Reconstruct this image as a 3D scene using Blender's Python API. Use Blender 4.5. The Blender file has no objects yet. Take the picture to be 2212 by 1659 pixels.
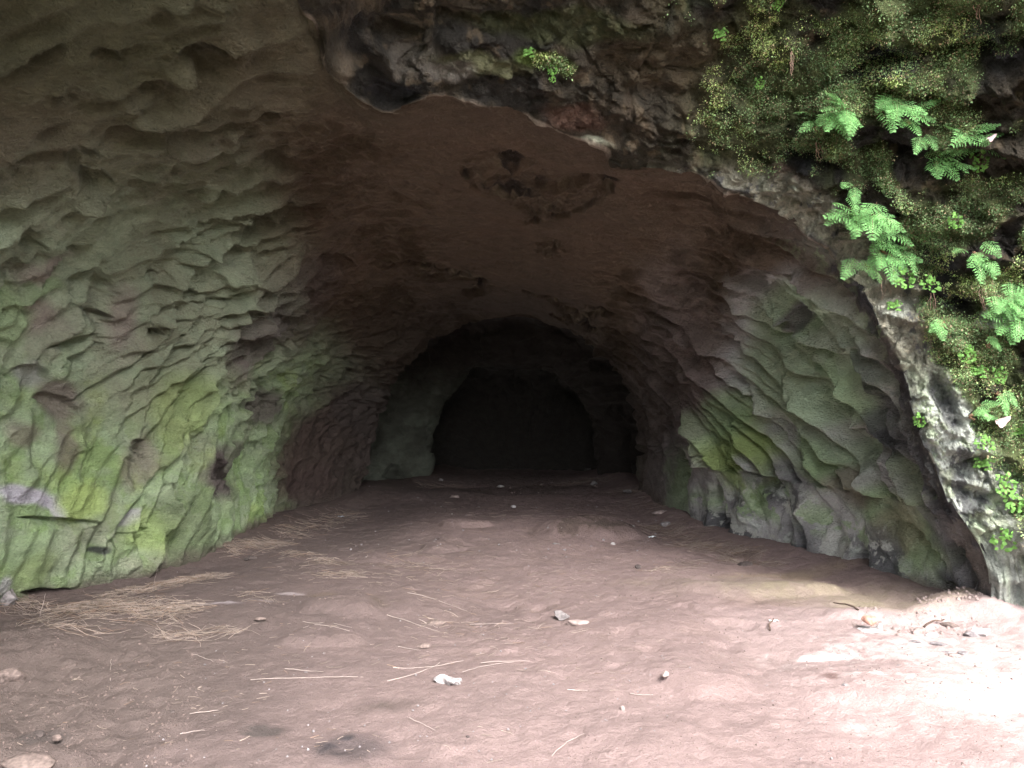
import bpy, bmesh, math, random
import numpy as np
from mathutils import Vector, Matrix, Euler

SC = bpy.context.scene
COL = SC.collection
F = 1671.0; CU, CV = 1106.0, 829.5; EYE = 1.6      # photograph measured on a 2212 x 1659 grid
def W(u, v, Y):
    return ((u-CU)/F*Y, Y, EYE-(v-CV)/F*Y)

# ------------------------------------------------------------------ noise
def _h(ix, iy, iz, s):
    u = np.uint32
    n = ix.astype(np.int32).view(u)*u(374761393)+iy.astype(np.int32).view(u)*u(668265263)+iz.astype(np.int32).view(u)*u(1274126177)+u((s*974634777) & 0xffffffff)
    n = (n ^ (n >> u(13)))*u(1274126177)
    n = (n ^ (n >> u(16)))*u(2246822519)
    n = n ^ (n >> u(15))
    return (n & u(0xffffff)).astype(np.float32)*np.float32(1/16777215)
def vn(x, y, z, s=0):
    x = np.asarray(x, np.float32); y = np.broadcast_to(np.asarray(y, np.float32), x.shape); z = np.broadcast_to(np.asarray(z, np.float32), x.shape)
    ix = np.floor(x); iy = np.floor(y); iz = np.floor(z)
    fx = x-ix; fy = y-iy; fz = z-iz
    fx = fx*fx*fx*(fx*(fx*6-15)+10); fy = fy*fy*fy*(fy*(fy*6-15)+10); fz = fz*fz*fz*(fz*(fz*6-15)+10)
    ix = ix.astype(np.int32); iy = iy.astype(np.int32); iz = iz.astype(np.int32)
    def L(a, b, t): return a+(b-a)*t
    c = {}
    for a in (0, 1):
        for b in (0, 1):
            c[a, b] = L(_h(ix, iy+a, iz+b, s), _h(ix+1, iy+a, iz+b, s), fx)
    return L(L(c[0, 0], c[1, 0], fy), L(c[0, 1], c[1, 1], fy), fz)*2-1
def fbm(x, y, z, o=4, s=0, g=.5, lac=2.03):
    r = 0; a = 1; t = 0
    for k in range(o):
        r = r+a*vn(x, y, z, s+k*7); t += a; a *= g
        x = x*lac+3.1; y = y*lac+1.7; z = z*lac+5.3
    return r/t*1.4
def worley(x, y, z, s=0, two=False):
    x = np.asarray(x, np.float32); y = np.broadcast_to(np.asarray(y, np.float32), x.shape); z = np.broadcast_to(np.asarray(z, np.float32), x.shape)
    ix = np.floor(x).astype(np.int32); iy = np.floor(y).astype(np.int32); iz = np.floor(z).astype(np.int32)
    f1 = np.full(x.shape, 9, np.float32); f2 = f1.copy()
    for a in (-1, 0, 1):
        for b in (-1, 0, 1):
            for c in (-1, 0, 1):
                jx, jy, jz = ix+a, iy+b, iz+c
                d = (jx+_h(jx, jy, jz, s)-x)**2+(jy+_h(jx, jy, jz, s+1)-y)**2+(jz+_h(jx, jy, jz, s+2)-z)**2
                if two: f2 = np.minimum(f2, np.maximum(f1, d))
                f1 = np.minimum(f1, d)
    return (np.sqrt(f1), np.sqrt(f2)) if two else np.sqrt(f1)
def facets(x, y, z, s=0):      # angular blocks: every cell is a plane of its own tilt and height
    ix = np.floor(x).astype(np.int32); iy = np.floor(y).astype(np.int32); iz = np.floor(z).astype(np.int32)
    f1 = np.full(x.shape, 9, np.float32); val = np.zeros(x.shape, np.float32)
    for a in (-1, 0, 1):
        for b in (-1, 0, 1):
            for c in (-1, 0, 1):
                jx, jy, jz = ix+a, iy+b, iz+c
                h1 = _h(jx, jy, jz, s); h2 = _h(jx, jy, jz, s+1); h3 = _h(jx, jy, jz, s+2)
                dx = x-jx-h1; dy = y-jy-h2; dz = z-jz-h3; d = dx*dx+dy*dy+dz*dz; t = d < f1
                v = (h2-.5)*2*dx+(h3-.5)*2*dy+(h1-.5)*2*dz+((h1*7+h2*5) % 1-.5)*.7
                f1 = np.where(t, d, f1); val = np.where(t, v, val)
    return val
def scal(p, q, k, s=0):       # overlapping scallops: a bowl in each cell, tipped so that its far edge ends in a sharp step
    ip = np.floor(p).astype(np.int32); iq = np.floor(q).astype(np.int32)
    f1 = np.full(p.shape, 9, np.float32); val = np.zeros(p.shape, np.float32); z = np.zeros(p.shape, np.int32)
    for a in (-1, 0, 1):
        for b in (-1, 0, 1):
            jp, jq = ip+a, iq+b
            h1 = _h(jp, jq, z, s); h2 = _h(jp, jq, z, s+1); h3 = _h(jp, jq, z, s+2)
            dp = p-jp-.1-.8*h1; dq = q-jq-.1-.8*h2; d = dp*dp+dq*dq; e = d-.35*(h3-.5); t = e < f1
            v = (.35+.9*h3)*(np.float32(k)*dq+.75*d-.25)+.18*dp*(h1-.5)
            f1 = np.where(t, e, f1); val = np.where(t, v, val)
    return val
def ss(a, b, x):
    t = np.clip((x-a)/(b-a), 0, 1); return t*t*(3-2*t)

# ------------------------------------------------------------------ generic helpers
def grid_mesh(name, P, mat, col=None, extra=None):
    n, m = P.shape[:2]
    me = bpy.data.meshes.new(name)
    idx = np.arange(n*m, dtype=np.int32).reshape(n, m)
    q = np.stack([idx[:-1, :-1], idx[:-1, 1:], idx[1:, 1:], idx[1:, :-1]], -1).reshape(-1, 4)
    me.vertices.add(n*m); me.vertices.foreach_set('co', P.reshape(-1).astype(np.float32))
    me.loops.add(q.size); me.loops.foreach_set('vertex_index', q.reshape(-1))
    me.polygons.add(len(q)); me.polygons.foreach_set('loop_start', np.arange(0, q.size, 4, dtype=np.int32))
    me.polygons.foreach_set('loop_total', np.full(len(q), 4, np.int32))
    me.polygons.foreach_set('use_smooth', np.ones(len(q), bool))
    me.update(calc_edges=True)
    if col is not None:
        at = me.attributes.new('tint', 'FLOAT_COLOR', 'POINT')
        c4 = np.concatenate([col.reshape(-1, 3), np.ones((n*m, 1))], 1).astype(np.float32)
        at.data.foreach_set('color', c4.reshape(-1))
    for k, v in (extra or {}).items():
        at = me.attributes.new(k, 'FLOAT', 'POINT'); at.data.foreach_set('value', v.reshape(-1).astype(np.float32))
    me.materials.append(mat)
    o = bpy.data.objects.new(name, me); COL.objects.link(o)
    return o
def mesh_obj(name, verts, faces, mat, parent=None, smooth=False, col=None):
    me = bpy.data.meshes.new(name); me.from_pydata([tuple(map(float, v)) for v in verts], [], faces); me.update()
    if smooth: me.polygons.foreach_set('use_smooth', [True]*len(me.polygons))
    if col is not None:
        at = me.attributes.new('tint', 'FLOAT_COLOR', 'POINT')
        c4 = np.concatenate([np.asarray(col).reshape(-1, 3), np.ones((len(verts), 1))], 1).astype(np.float32)
        at.data.foreach_set('color', c4.reshape(-1))
    me.materials.append(mat)
    o = bpy.data.objects.new(name, me); COL.objects.link(o); o.parent = parent
    return o
def tag(o, label=None, cat=None, group=None, kind=None):
    if label: o['label'] = label
    if cat: o['category'] = cat
    if group: o['group'] = group
    if kind: o['kind'] = kind
    return o
def hexc(r, g, b):
    f = lambda c: (c/255/12.92) if c <= 10 else ((c/255+.055)/1.055)**2.4
    return np.array([f(r), f(g), f(b)])

def rock_mat(name, s1, b1, s2, b2, vary=.35, rough=.92, stretch=(1, 1, 1), grain=0.0):
    m = bpy.data.materials.new(name); m.use_nodes = True
    nt = m.node_tree; N = nt.nodes; L = nt.links
    bs = N['Principled BSDF']; bs.inputs['Roughness'].default_value = rough
    bs.inputs['Specular IOR Level'].default_value = .22
    at = N.new('ShaderNodeAttribute'); at.attribute_name = 'tint'
    tc = N.new('ShaderNodeTexCoord'); mp = N.new('ShaderNodeMapping'); mp.inputs['Scale'].default_value = stretch
    L.new(tc.outputs['Object'], mp.inputs['Vector'])
    def noise(sc, det, ro=.6, vec=mp):
        n = N.new('ShaderNodeTexNoise'); n.inputs['Scale'].default_value = sc; n.inputs['Detail'].default_value = det
        n.inputs['Roughness'].default_value = ro; L.new(vec.outputs[0], n.inputs['Vector']); return n
    n1 = noise(s1, 6, .65); n2 = noise(s2, 4, .7); n3 = noise(s1*.35, 5, .6)
    b = N.new('ShaderNodeBump'); b.inputs['Strength'].default_value = 1; b.inputs['Distance'].default_value = b1; L.new(n1.outputs['Fac'], b.inputs['Height'])
    c = N.new('ShaderNodeBump'); c.inputs['Strength'].default_value = 1; c.inputs['Distance'].default_value = b2; L.new(n2.outputs['Fac'], c.inputs['Height'])
    L.new(b.outputs[0], c.inputs['Normal']); L.new(c.outputs[0], bs.inputs['Normal'])
    # tone variation of the stone itself
    mr = N.new('ShaderNodeMapRange'); mr.inputs['From Min'].default_value = .3; mr.inputs['From Max'].default_value = .7
    mr.inputs['To Min'].default_value = 1-vary; mr.inputs['To Max'].default_value = 1+vary
    mx = N.new('ShaderNodeMath'); mx.operation = 'ADD'; L.new(n3.outputs['Fac'], mx.inputs[0]); L.new(n2.outputs['Fac'], mx.inputs[1])
    md = N.new('ShaderNodeMath'); md.operation = 'MULTIPLY'; md.inputs[1].default_value = .5; L.new(mx.outputs[0], md.inputs[0])
    L.new(md.outputs[0], mr.inputs['Value'])
    vm = N.new('ShaderNodeVectorMath'); vm.operation = 'SCALE'; L.new(at.outputs['Color'], vm.inputs[0]); L.new(mr.outputs[0], vm.inputs['Scale'])
    L.new(vm.outputs[0], bs.inputs['Base Color'])
    return m
def plain_mat(name, c, rough=.8, vary=.25, scale=30, bump=.002, sub=0, transl=0, attr=False):
    m = bpy.data.materials.new(name); m.use_nodes = True
    nt = m.node_tree; N = nt.nodes; L = nt.links; bs = N['Principled BSDF']
    bs.inputs['Roughness'].default_value = rough; bs.inputs['Specular IOR Level'].default_value = .25
    tc = N.new('ShaderNodeTexCoord'); n = N.new('ShaderNodeTexNoise'); n.inputs['Scale'].default_value = scale; n.inputs['Detail'].default_value = 5
    L.new(tc.outputs['Object'], n.inputs['Vector'])
    r = N.new('ShaderNodeValToRGB'); r.color_ramp.elements[0].position = .3; r.color_ramp.elements[1].position = .7
    r.color_ramp.elements[0].color = (*[x*(1-vary) for x in c], 1); r.color_ramp.elements[1].color = (*[min(1, x*(1+vary)) for x in c], 1)
    L.new(n.outputs['Fac'], r.inputs[0]); src = r.outputs[0]
    if attr:
        at = N.new('ShaderNodeAttribute'); at.attribute_name = 'tint'
        mm = N.new('ShaderNodeMix'); mm.data_type = 'RGBA'; mm.blend_type = 'MULTIPLY'; mm.inputs[0].default_value = 1
        L.new(r.outputs[0], mm.inputs[6]); L.new(at.outputs['Color'], mm.inputs[7]); src = mm.outputs[2]
    L.new(src, bs.inputs['Base Color'])
    if bump:
        b = N.new('ShaderNodeBump'); b.inputs['Distance'].default_value = bump; L.new(n.outputs['Fac'], b.inputs['Height']); L.new(b.outputs[0], bs.inputs['Normal'])
    if transl:
        t = N.new('ShaderNodeBsdfTranslucent'); L.new(src, t.inputs['Color'])
        mx = N.new('ShaderNodeMixShader'); mx.inputs[0].default_value = transl
        L.new(bs.outputs[0], mx.inputs[1]); L.new(t.outputs[0], mx.inputs[2]); L.new(mx.outputs[0], N['Material Output'].inputs['Surface'])
    return m

# ------------------------------------------------------------------ floor relief
def uv_floor(u, v, z=0):
    Y = (EYE-z)*F/(v-CV); return (u-CU)/F*Y, Y
MOUNDS = [  # u, v, half width m, half depth m, height m, steepness of its near edge
    (1290, 1146, .70, .45, .15), (955, 1176, .30, .28, .08), (860, 1200, .50, .30, .06), (735, 1322, .34, .22, .06), (700, 1372, .26, .14, .05),
    (1120, 1060, 1.0, .35, -.06), (1090, 1225, .6, .4, -.03), (2080, 1330, .5, .35, .10), (1650, 1275, .8, .35, .07), (1900, 1335, .6, .2, .05),
    (30, 1420, .5, .5, .10), (1950, 1480, .8, .4, .05), (1500, 1470, .35, .3, .04), (60, 1640, .4, .2, .07), (1010, 1140, .3, .25, .06)]
def floor_h(x, y):
    x = np.asarray(x, np.float32); y = np.asarray(y, np.float32)
    h = fbm(x*.55, y*.55, 0*x, 3, 11)*.07+fbm(x*2.1, y*2.1, 0*x+4, 4, 21)*.022
    wx = x+.12*vn(x*3, y*3, 0*x, 41); wy = y+.12*vn(x*3, y*3, 0*x+9, 42)
    for (u, v, a, b, hh) in MOUNDS:
        X0, Y0 = uv_floor(u, v)
        dx = (wx-X0)/a; dy = (wy-Y0)/b
        r = np.sqrt(dx*dx+dy*dy)
        k = np.clip(1-r*r, 0, 1)**1.4; k = np.where(dy < 0, .5*k+.5*(1-ss(.55, 1.0, r)), k)       # steeper towards the mouth
        h = h+hh*k
    # the floor climbs a little against the walls
    lw = np.interp(y, [2, 5.7, 7.4, 9.3, 10.3, 14], [-3.9, -3.75, -2.8, -2.7, -2.1, -1.3]); rw = np.interp(y, [4, 5.2, 6.4, 7.4, 8.3, 9.3, 14], [4, 3.3, 2.95, 2.5, 2.1, 2.0, 1.7])
    edge = np.minimum(x-lw, rw-x)
    h = h+.10*(1-ss(0, .5, edge))*(y > 2)
    # broken clods at the left foreground, footprints elsewhere
    cl = ss(-1.3, -2.4, x)*ss(5.6, 4.2, y)
    if x.size > 2000:
        w = worley(x*9, y*9, 0*x, 61)
        h = h+cl*(.045*(.6-w))+.009*fbm(x*11, y*11, 0*x, 4, 71)
        f = worley(x*3.1, y*3.1, 0*x, 81); h = h-.026*(1-ss(.1, .36, f))*ss(.0, .5, vn(x*.8, y*.8, 0*x, 91))
    return h

# ------------------------------------------------------------------ rock: control rings
def catmull(P, n):      # resample an open control polyline by arc length
    P = np.array(P, float); Q = np.vstack([2*P[0]-P[1], P, 2*P[-1]-P[-2]]); out = []
    for i in range(1, len(Q)-2):
        t = np.linspace(0, 1, 40, endpoint=False)[:, None]
        a, b, c, d = Q[i-1], Q[i], Q[i+1], Q[i+2]
        out.append(.5*((2*b)+(-a+c)*t+(2*a-5*b+4*c-d)*t*t+(-a+3*b-3*c+d)*t**3))
    out.append(P[-1:]); out = np.vstack(out)
    s = np.r_[0, np.cumsum(np.linalg.norm(np.diff(out, axis=0), axis=1))]; t = np.linspace(0, s[-1], n)
    return np.stack([np.interp(t, s, out[:, k]) for k in range(out.shape[1])], 1)
Q = 1.0
NJ = int(1250*Q)
B0 = -.35
def vault(Y, xl, xr, h, dY=0, a=.92, b=.80):
    th = np.linspace(0, math.pi, 181); c = np.cos(th); s = np.sin(th)
    x = -np.sign(c)*np.abs(c)**a; z = s**b
    xm = (xl+xr)/2; hw = (xr-xl)/2
    pts = [(xl-.02, Y+dY, B0)]+[(xm+hw*xx, Y+dY*abs(xx)*(xx < 0), h*zz) for xx, zz in zip(x, z)][1:-1]+[(xr+.02, Y, B0)]
    P = np.array(pts); s_ = np.r_[0, np.cumsum(np.linalg.norm(np.diff(P, axis=0), axis=1))]; t = np.linspace(0, s_[-1], NJ)
    return np.stack([np.interp(t, s_, P[:, k]) for k in range(3)], 1)
LIP = [  # point, outward direction of the cliff there
    ((-5.3, -1.2, B0), (-.8, -.5, 0)), ((-5.2, -1.1, 1.5), (-.8, -.5, .1)), ((-4.1, -.9, 3.2), (-.5, -.6, .5)), ((-2.0, -1.0, 4.2), (.1, -.5, .85)),
    ((-1.1, .3, 4.3), (.3, -.35, .85)), ((-1.15, 2.6, 4.25), (.5, -.35, .8)), ((-1.25, 3.5, 4.0), (.6, -.35, .7)),
    (W(640, 0, 4.45), (.75, -.3, .6)), (W(682, 60, 4.7), (.8, -.25, .55)), (W(700, 150, 4.9), (.75, -.3, .6)), (W(760, 205, 5.1), (.5, -.5, .7)), (W(840, 240, 5.3), (.3, -.6, .75)),
    (W(930, 207, 5.2), (.1, -.65, .7)), (W(1030, 222, 5.3), (.0, -.65, .7)), (W(1110, 240, 5.4), (.1, -.65, .7)), (W(1180, 272, 5.45), (.1, -.65, .7)),
    (W(1235, 300, 5.5), (.15, -.62, .7)), (W(1310, 315, 5.5), (.3, -.6, .65)), (W(1330, 368, 5.65), (.3, -.6, .65)), (W(1500, 377, 5.7), (.35, -.6, .6)),
    (W(1560, 410, 5.7), (.5, -.6, .5)), (W(1640, 440, 5.6), (.6, -.6, .45)), (W(1750, 515, 5.6), (.7, -.55, .35)), (W(1830, 590, 5.5), (.8, -.5, .3)), (W(1890, 680, 5.42), (.85, -.45, .22)),
    (W(1950, 800, 5.35), (.9, -.4, .12)), (W(1985, 930, 5.3), (.9, -.35, .05)), (W(2050, 1080, 5.22), (.9, -.3, 0)), (W(2120, 1190, 5.15), (.9, -.3, -.03)), (W(2145, 1330, 5.2), (.9, -.35, -.05)),
    ((3.28, 5.2, B0), (.9, -.35, -.05))]
lipc = catmull([tuple(p)+tuple(d) for p, d in LIP], 6000)
def _ang(x, z): return np.arctan2(z-.6, -(x+.05))      # 0 left .. pi right
_seen = np.argmax(lipc[:, 1] > 4.40)
_r1 = vault(6.4, -3.72, 2.93, 3.46, -1.25)
_phi1 = np.maximum.accumulate(np.unwrap(_ang(_r1[:, 0], _r1[:, 2]))); _phi1 = _phi1+np.arange(NJ)*1e-7
_pl = np.maximum.accumulate(_ang(lipc[_seen:, 0], lipc[_seen:, 2]))
_fr = np.interp(_pl, _phi1, np.linspace(0, 1, NJ)); _fr[-1] = 1
_ls = np.r_[0, np.cumsum(np.linalg.norm(np.diff(lipc[:, :3], axis=0), axis=1))]; _al = (_ls[_seen:]-_ls[_seen])/(_ls[-1]-_ls[_seen])
_fr = .85*_fr+.15*(_fr[0]+(1-_fr[0])*_al)
_par = np.r_[_ls[:_seen]/_ls[_seen]*_fr[0], _fr]
_t = np.linspace(0, 1, NJ); lipc = np.stack([np.interp(_t, _par, lipc[:, k]) for k in range(6)], 1)
lip = lipc[:, :3]; out = lipc[:, 3:]
out = out/np.linalg.norm(out, axis=1)[:, None]
tri = np.linspace(0, 1, NJ)
def cliff_ring(t):
    p = lip+out*t
    if t > 2:   # higher up the cliff keeps leaning out over the mouth, lower down it stays a steep bank
        p = p+np.stack([0*tri, 0*tri, .12*(t-2)*np.ones(NJ)], 1)*(np.clip(lip[:, 2], 0, 3)/3)[:, None]
    p[:, 2] = np.where(lip[:, 2] < 0, B0, p[:, 2])
    return p
rings_in = [lip,
    vault(6.4, -3.72, 2.93, 3.46, -1.25), vault(7.4, -2.84, 2.50, 3.34, -.6), vault(8.3, -2.76, 2.12, 3.16, -.2), vault(9.3, -2.66, 2.02, 2.92), vault(10.2, -2.25, 1.88, 2.72),
    vault(10.8, -2.02, 1.86, 2.56), vault(10.95, -2.0, 1.85, 2.50, a=.9, b=.7), vault(11.15, -2.45, 2.15, 2.85, a=1, b=.7), vault(12.2, -2.25, 2.05, 2.6, a=.9, b=.7), vault(12.65, -1.55, 1.58, 2.0, a=.9, b=.72), vault(12.9, -1.36, 1.40, 1.88, a=.9, b=.72), vault(13.2, -1.7, 1.85, 2.1, a=.9, b=.7), vault(14.2, -1.6, 1.8, 2.0, a=.8, b=.6)]
cap = vault(14.5, -1.25, 1.55, 1.65, a=.8, b=.6); cap2 = vault(14.66, -.9, 1.2, 1.0); cap3 = cap2.copy(); cap3[:, 0] = .15+(cap2[:, 0]-.15)*.3; cap3[:, 1] = 14.7; cap3[:, 2] = B0
rings_in += [cap, cap2, cap3]
seg_in = [int(q*Q) for q in [300, 120, 100, 85, 70, 35, 20, 25, 35, 35, 25, 20, 25, 10, 10, 6]]
rings_out = [cliff_ring(t) for t in (0, .9, 1.8, 2.9, 5.5, 10)]
seg_out = [int(q*Q) for q in [150, 130, 130, 30, 16]]
def spline_rings(R, seg):
    R = [2*R[0]-R[1]]+R+[2*R[-1]-R[-2]]; rows = []
    for i in range(1, len(R)-2):
        a, b, c, d = R[i-1], R[i], R[i+1], R[i+2]; n = seg[i-1]
        for t in np.linspace(0, 1, n, endpoint=False):
            lin = b+(c-b)*t
            cm = .5*((2*b)+(-a+c)*t+(2*a-5*b+4*c-d)*t*t+(-a+3*b-3*c+d)*t**3)
            rows.append(lin*.5+cm*.5)
    rows.append(R[-2]); return np.array(rows)
Gi = spline_rings(rings_in, seg_in); Go = spline_rings(rings_out, seg_out)
G = np.concatenate([Go[::-1], Gi[1:]], 0); NL = len(Go)-1          # row NL is the lip
n, m = G.shape[:2]
def normals(G):
    a = np.gradient(G, axis=0); b = np.gradient(G, axis=1)
    N = np.cross(b, a); N /= (np.linalg.norm(N, axis=2, keepdims=True)+1e-9); return N
Nn = normals(G)
ctr = np.array([0, 9.0, 1.5])
k = NL+int(300*Q); mid = m//2
if np.dot(Nn[k, mid], np.array([0, 0, -1])) < 0: Nn = -Nn
X, Y, Z = G[..., 0], G[..., 1], G[..., 2]
Ys = np.maximum(Y, .3)
U = CU+X/Ys*F; V = CV-(Z-EYE)/Ys*F
front = (Y > .8)
row = np.arange(n)[:, None]*np.ones((1, m))
inside = (row >= NL).astype(np.float32)
dl = np.abs(row-NL)                         # rows away from the lip
outside_d = np.where(row < NL, np.linalg.norm(G-G[NL][None], axis=2), 0)
inside_d = np.where(row >= NL, np.linalg.norm(G-G[NL][None], axis=2), 0)
Xf, Yf, Zf = [a.astype(np.float32) for a in (X, Y, Z)]
wu = U+26*fbm(Xf*2.2, Yf*2.2, Zf*2.2, 4, 301); wv = V+26*fbm(Xf*2.2, Yf*2.2, Zf*2.2, 4, 331)   # ragged outlines

def poly_sd(pts, u, v):     # signed distance to an outline, negative inside
    pts = np.array(pts, float); d = np.full(u.shape, 1e18); ins = np.zeros(u.shape, bool)
    for i in range(len(pts)):
        a = pts[i]; b = pts[(i+1) % len(pts)]; ab = b-a
        t = np.clip(((u-a[0])*ab[0]+(v-a[1])*ab[1])/(ab@ab), 0, 1)
        d = np.minimum(d, (u-a[0]-t*ab[0])**2+(v-a[1]-t*ab[1])**2)
        if ab[1] != 0:
            c = ((a[1] > v) != (b[1] > v)) & (u < ab[0]*(v-a[1])/ab[1]+a[0]); ins ^= c
    d = np.sqrt(d); return np.where(ins, -d, d)
def blob(u0, v0, ru, rv, rot=0, soft=.5, warp=1):
    u = U+(wu-U)*warp; v = V+(wv-V)*warp
    c, s = math.cos(math.radians(rot)), math.sin(math.radians(rot))
    du = (u-u0)*c+(v-v0)*s; dv = -(u-u0)*s+(v-v0)*c
    return (1-ss(1-soft, 1+soft, np.sqrt((du/ru)**2+(dv/rv)**2)))*front

# ---- relief
phi = np.arctan2(Z-.7, -X)                                  # 0 at the left wall, pi at the right wall
lr = np.where(X < 0, 1.0, -1.0)
bb = (np.where(X < 0, phi, math.pi-phi)*2.9).astype(np.float32)      # metres up the wall on either side
aa = Yf
wallw = 1-np.where(X < 0, ss(2.4, 4.3, bb), ss(1.8, 3.7, bb))                                  # 1 on the walls, 0 on the ceiling
wallw = np.clip(wallw+.12, 0, 1)
side = np.where(X < 0, 0.0, 50.0).astype(np.float32)
ang = np.where(X > 0, math.radians(54), math.radians(66)+.12*ss(2.0, .5, bb))
qq = aa*np.sin(ang)-bb*np.cos(ang); pp = aa*np.cos(ang)+bb*np.sin(ang)
n1 = fbm(pp*.55, qq*1.1, side+Xf*0, 3, 401); n2 = fbm(pp*1.5, qq*2.8, side, 3, 411); n3 = fbm(pp*.9, qq*1.6, side, 2, 421)
def saw(s, k=.86):
    f = s-np.floor(s); return np.where(f < k, (f/k)**1.4, 1-ss(k, 1, f))
def saw2(s, w=.14):
    f = s-np.floor(s); up = (f/(1-w))**1.7; dn = 1-ss(1-w, 1.0, f); return np.where(f < 1-w, up, dn)
r1 = saw2(qq/.46+1.3*n1+.5*n2+.08*n3, .09); r2 = saw2(qq/.20+2.3*n1+.9*n2+.5*n3, .13)
A1 = ss(-.30, .50, fbm(pp*1.15, qq*1.5, side+9, 3, 431)); A2 = ss(-.25, .5, fbm(pp*1.8, qq*2.4, side+19, 3, 441))
wr = worley(pp*1.45+.35*n2, qq*3.3+.35*n3, side+1.5, 451, True)
bowl = np.clip(1-wr[0]*1.15, 0, 1)**1.1
rr_amp = np.where(X > 0, 1.25, 1.15)*(.35+.65*ss(-.1, .35, Zf))
r3 = saw2(qq/.085+3.2*n1+2.2*n2+1.3*n3+.6*fbm(pp*4, qq*7, side, 3, 495), .25); A3 = ss(-.2, .45, fbm(pp*2.6, qq*3.6, side+29, 3, 445))
r4 = saw2(-bb/.055+2.5*fbm(Xf*1.9, Yf*1.9, Zf*1.9, 4, 497), .3); A4 = ss(-.1, .5, fbm(Xf*2.2, Yf*2.2, Zf*2.2, 3, 498))
fc0 = facets(Xf*3.2+.3*n2, Yf*3.2, Zf*3.2, 493); nearlip = (1-ss(.08, .42, inside_d+.15*n3))*ss(3.0, 2.4, Zf)*(X > 0)
w9 = worley(pp*5+.6*n2, qq*7+.6*n3, side+3.5, 499)
D = np.zeros((n, m), np.float32)
D += .11*fbm(Xf*.55, Yf*.55, Zf*.55, 3, 461)*ss(0, .8, inside_d+outside_d)
wq = .40*n2+.16*n3+.06*fbm(pp*4, qq*6, side, 3, 496); wp = .35*n1+.15*fbm(pp*3, qq*5, side+7, 2, 494)
R_ = X > 0
s1 = np.where(R_, scal(pp/.95+.4*n1+side, qq/.20+.40*wq+.7*n1, .85, 701), scal(pp/.42+wp+side, qq/.16+1.1*wq, .85, 711))
s2 = np.where(R_, scal(pp/.42+.6*wp+side, qq/.10+.8*wq+.5*n1, .8, 725), scal(pp/.23+1.4*wp+side, qq/.095+2.0*wq+.4*n1, .8, 721))
flu = (saw2(qq/.21+.8*n1+.22*n2, .10)-.5)*ss(-.45, .15, fbm(pp*.8, qq*1.6, side+71, 3, 751))*R_
s3 = scal(pp/.10+2*wp+side, qq/.045+3.5*wq, .6, 731)
m1_ = np.where(R_, .55+.45*ss(-.5, .3, n1+.5*n2), .30+.75*ss(-.25, .35, fbm(pp*.9, qq*1.3, side+81, 3, 791)))*(1-.55*ss(2.3, 3.2, bb)); m2_ = ss(-.35, .4, fbm(pp*1.6, qq*2.2, side+59, 3, 741)); smooth_foot = np.where(R_, 1, .75+.25*ss(.6, 1.5, bb))
relief = (np.where(R_, .17, .19)*s1*m1_*smooth_foot+.120*s2*m2_+.034*s3*A3+.19*flu*ss(.1, .5, Zf)+.12*(r1-.55)*A1*.55*(X < 0)-.07*bowl*ss(-.5, .3, n3)+.016*(.45-w9))*wallw*rr_amp
relief += .012*fbm(pp*5, qq*14, side, 3, 471)*wallw
relief += .014*fbm(Xf*9, Yf*9, Zf*9, 4, 481)*(.4+.6*wallw)+.03*fbm(Xf*1.8, Yf*1.8, Zf*1.8, 3, 483)
# fine wrinkled flutes on the deep right wall
dr = blob(1440, 850, 170, 260, 0, .5)
relief += (.10*nearlip+.022*ss(0, .5, vn(Xf*1.2, Yf*1.2, Zf*1.2, 77)))*fc0
relief += dr*.02*(saw2(qq/.12+1.6*n1+1.2*n2, .3)-.5)*(X > 0)
# bulging feet on the right: undercut base
foot = blob(1780, 1190, 330, 100, 14, .4)
colm = saw2(aa/.34+.10*fbm(Xf*0+1, Yf*2, Zf*3, 3, 492)*6+.35*Zf, .22)
relief += foot*(.17*(.5-worley(Xf*2.8, Yf*3.4, Zf*1.7, 491))*1.5+.05*(colm-.5)+.05*(.5-worley(Xf*7, Yf*7, Zf*5, 489)))*ss(-.1, .40, Zf)
inner_fade = ss(.02, .45, inside_d)
def blur(A, k=1):
    for _ in range(k):
        A = np.concatenate([A[:1], (A[:-2]+2*A[1:-1]+A[2:])/4, A[-1:]], 0); A = np.concatenate([A[:, :1], (A[:, :-2]+2*A[:, 1:-1]+A[:, 2:])/4, A[:, -1:]], 1)
    return A
relief = blur(relief, 3 if Q > .8 else 1)+(.007*fbm(Xf*24, Yf*24, Zf*24, 2, 761)+.006*saw2(-bb/.03+2.5*n2+3*n3, .3)*A4)*(.3+.7*wallw)
deep = ss(11.0, 11.5, Yf); relief = relief*(1-.8*deep)+deep*(.13*fbm(Xf*1.5, Yf*1.2, Zf*1.5, 4, 795)+.05*facets(Xf*2.6, Yf*2.6, Zf*2.6, 797))
D += relief*inside*inner_fade

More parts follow.
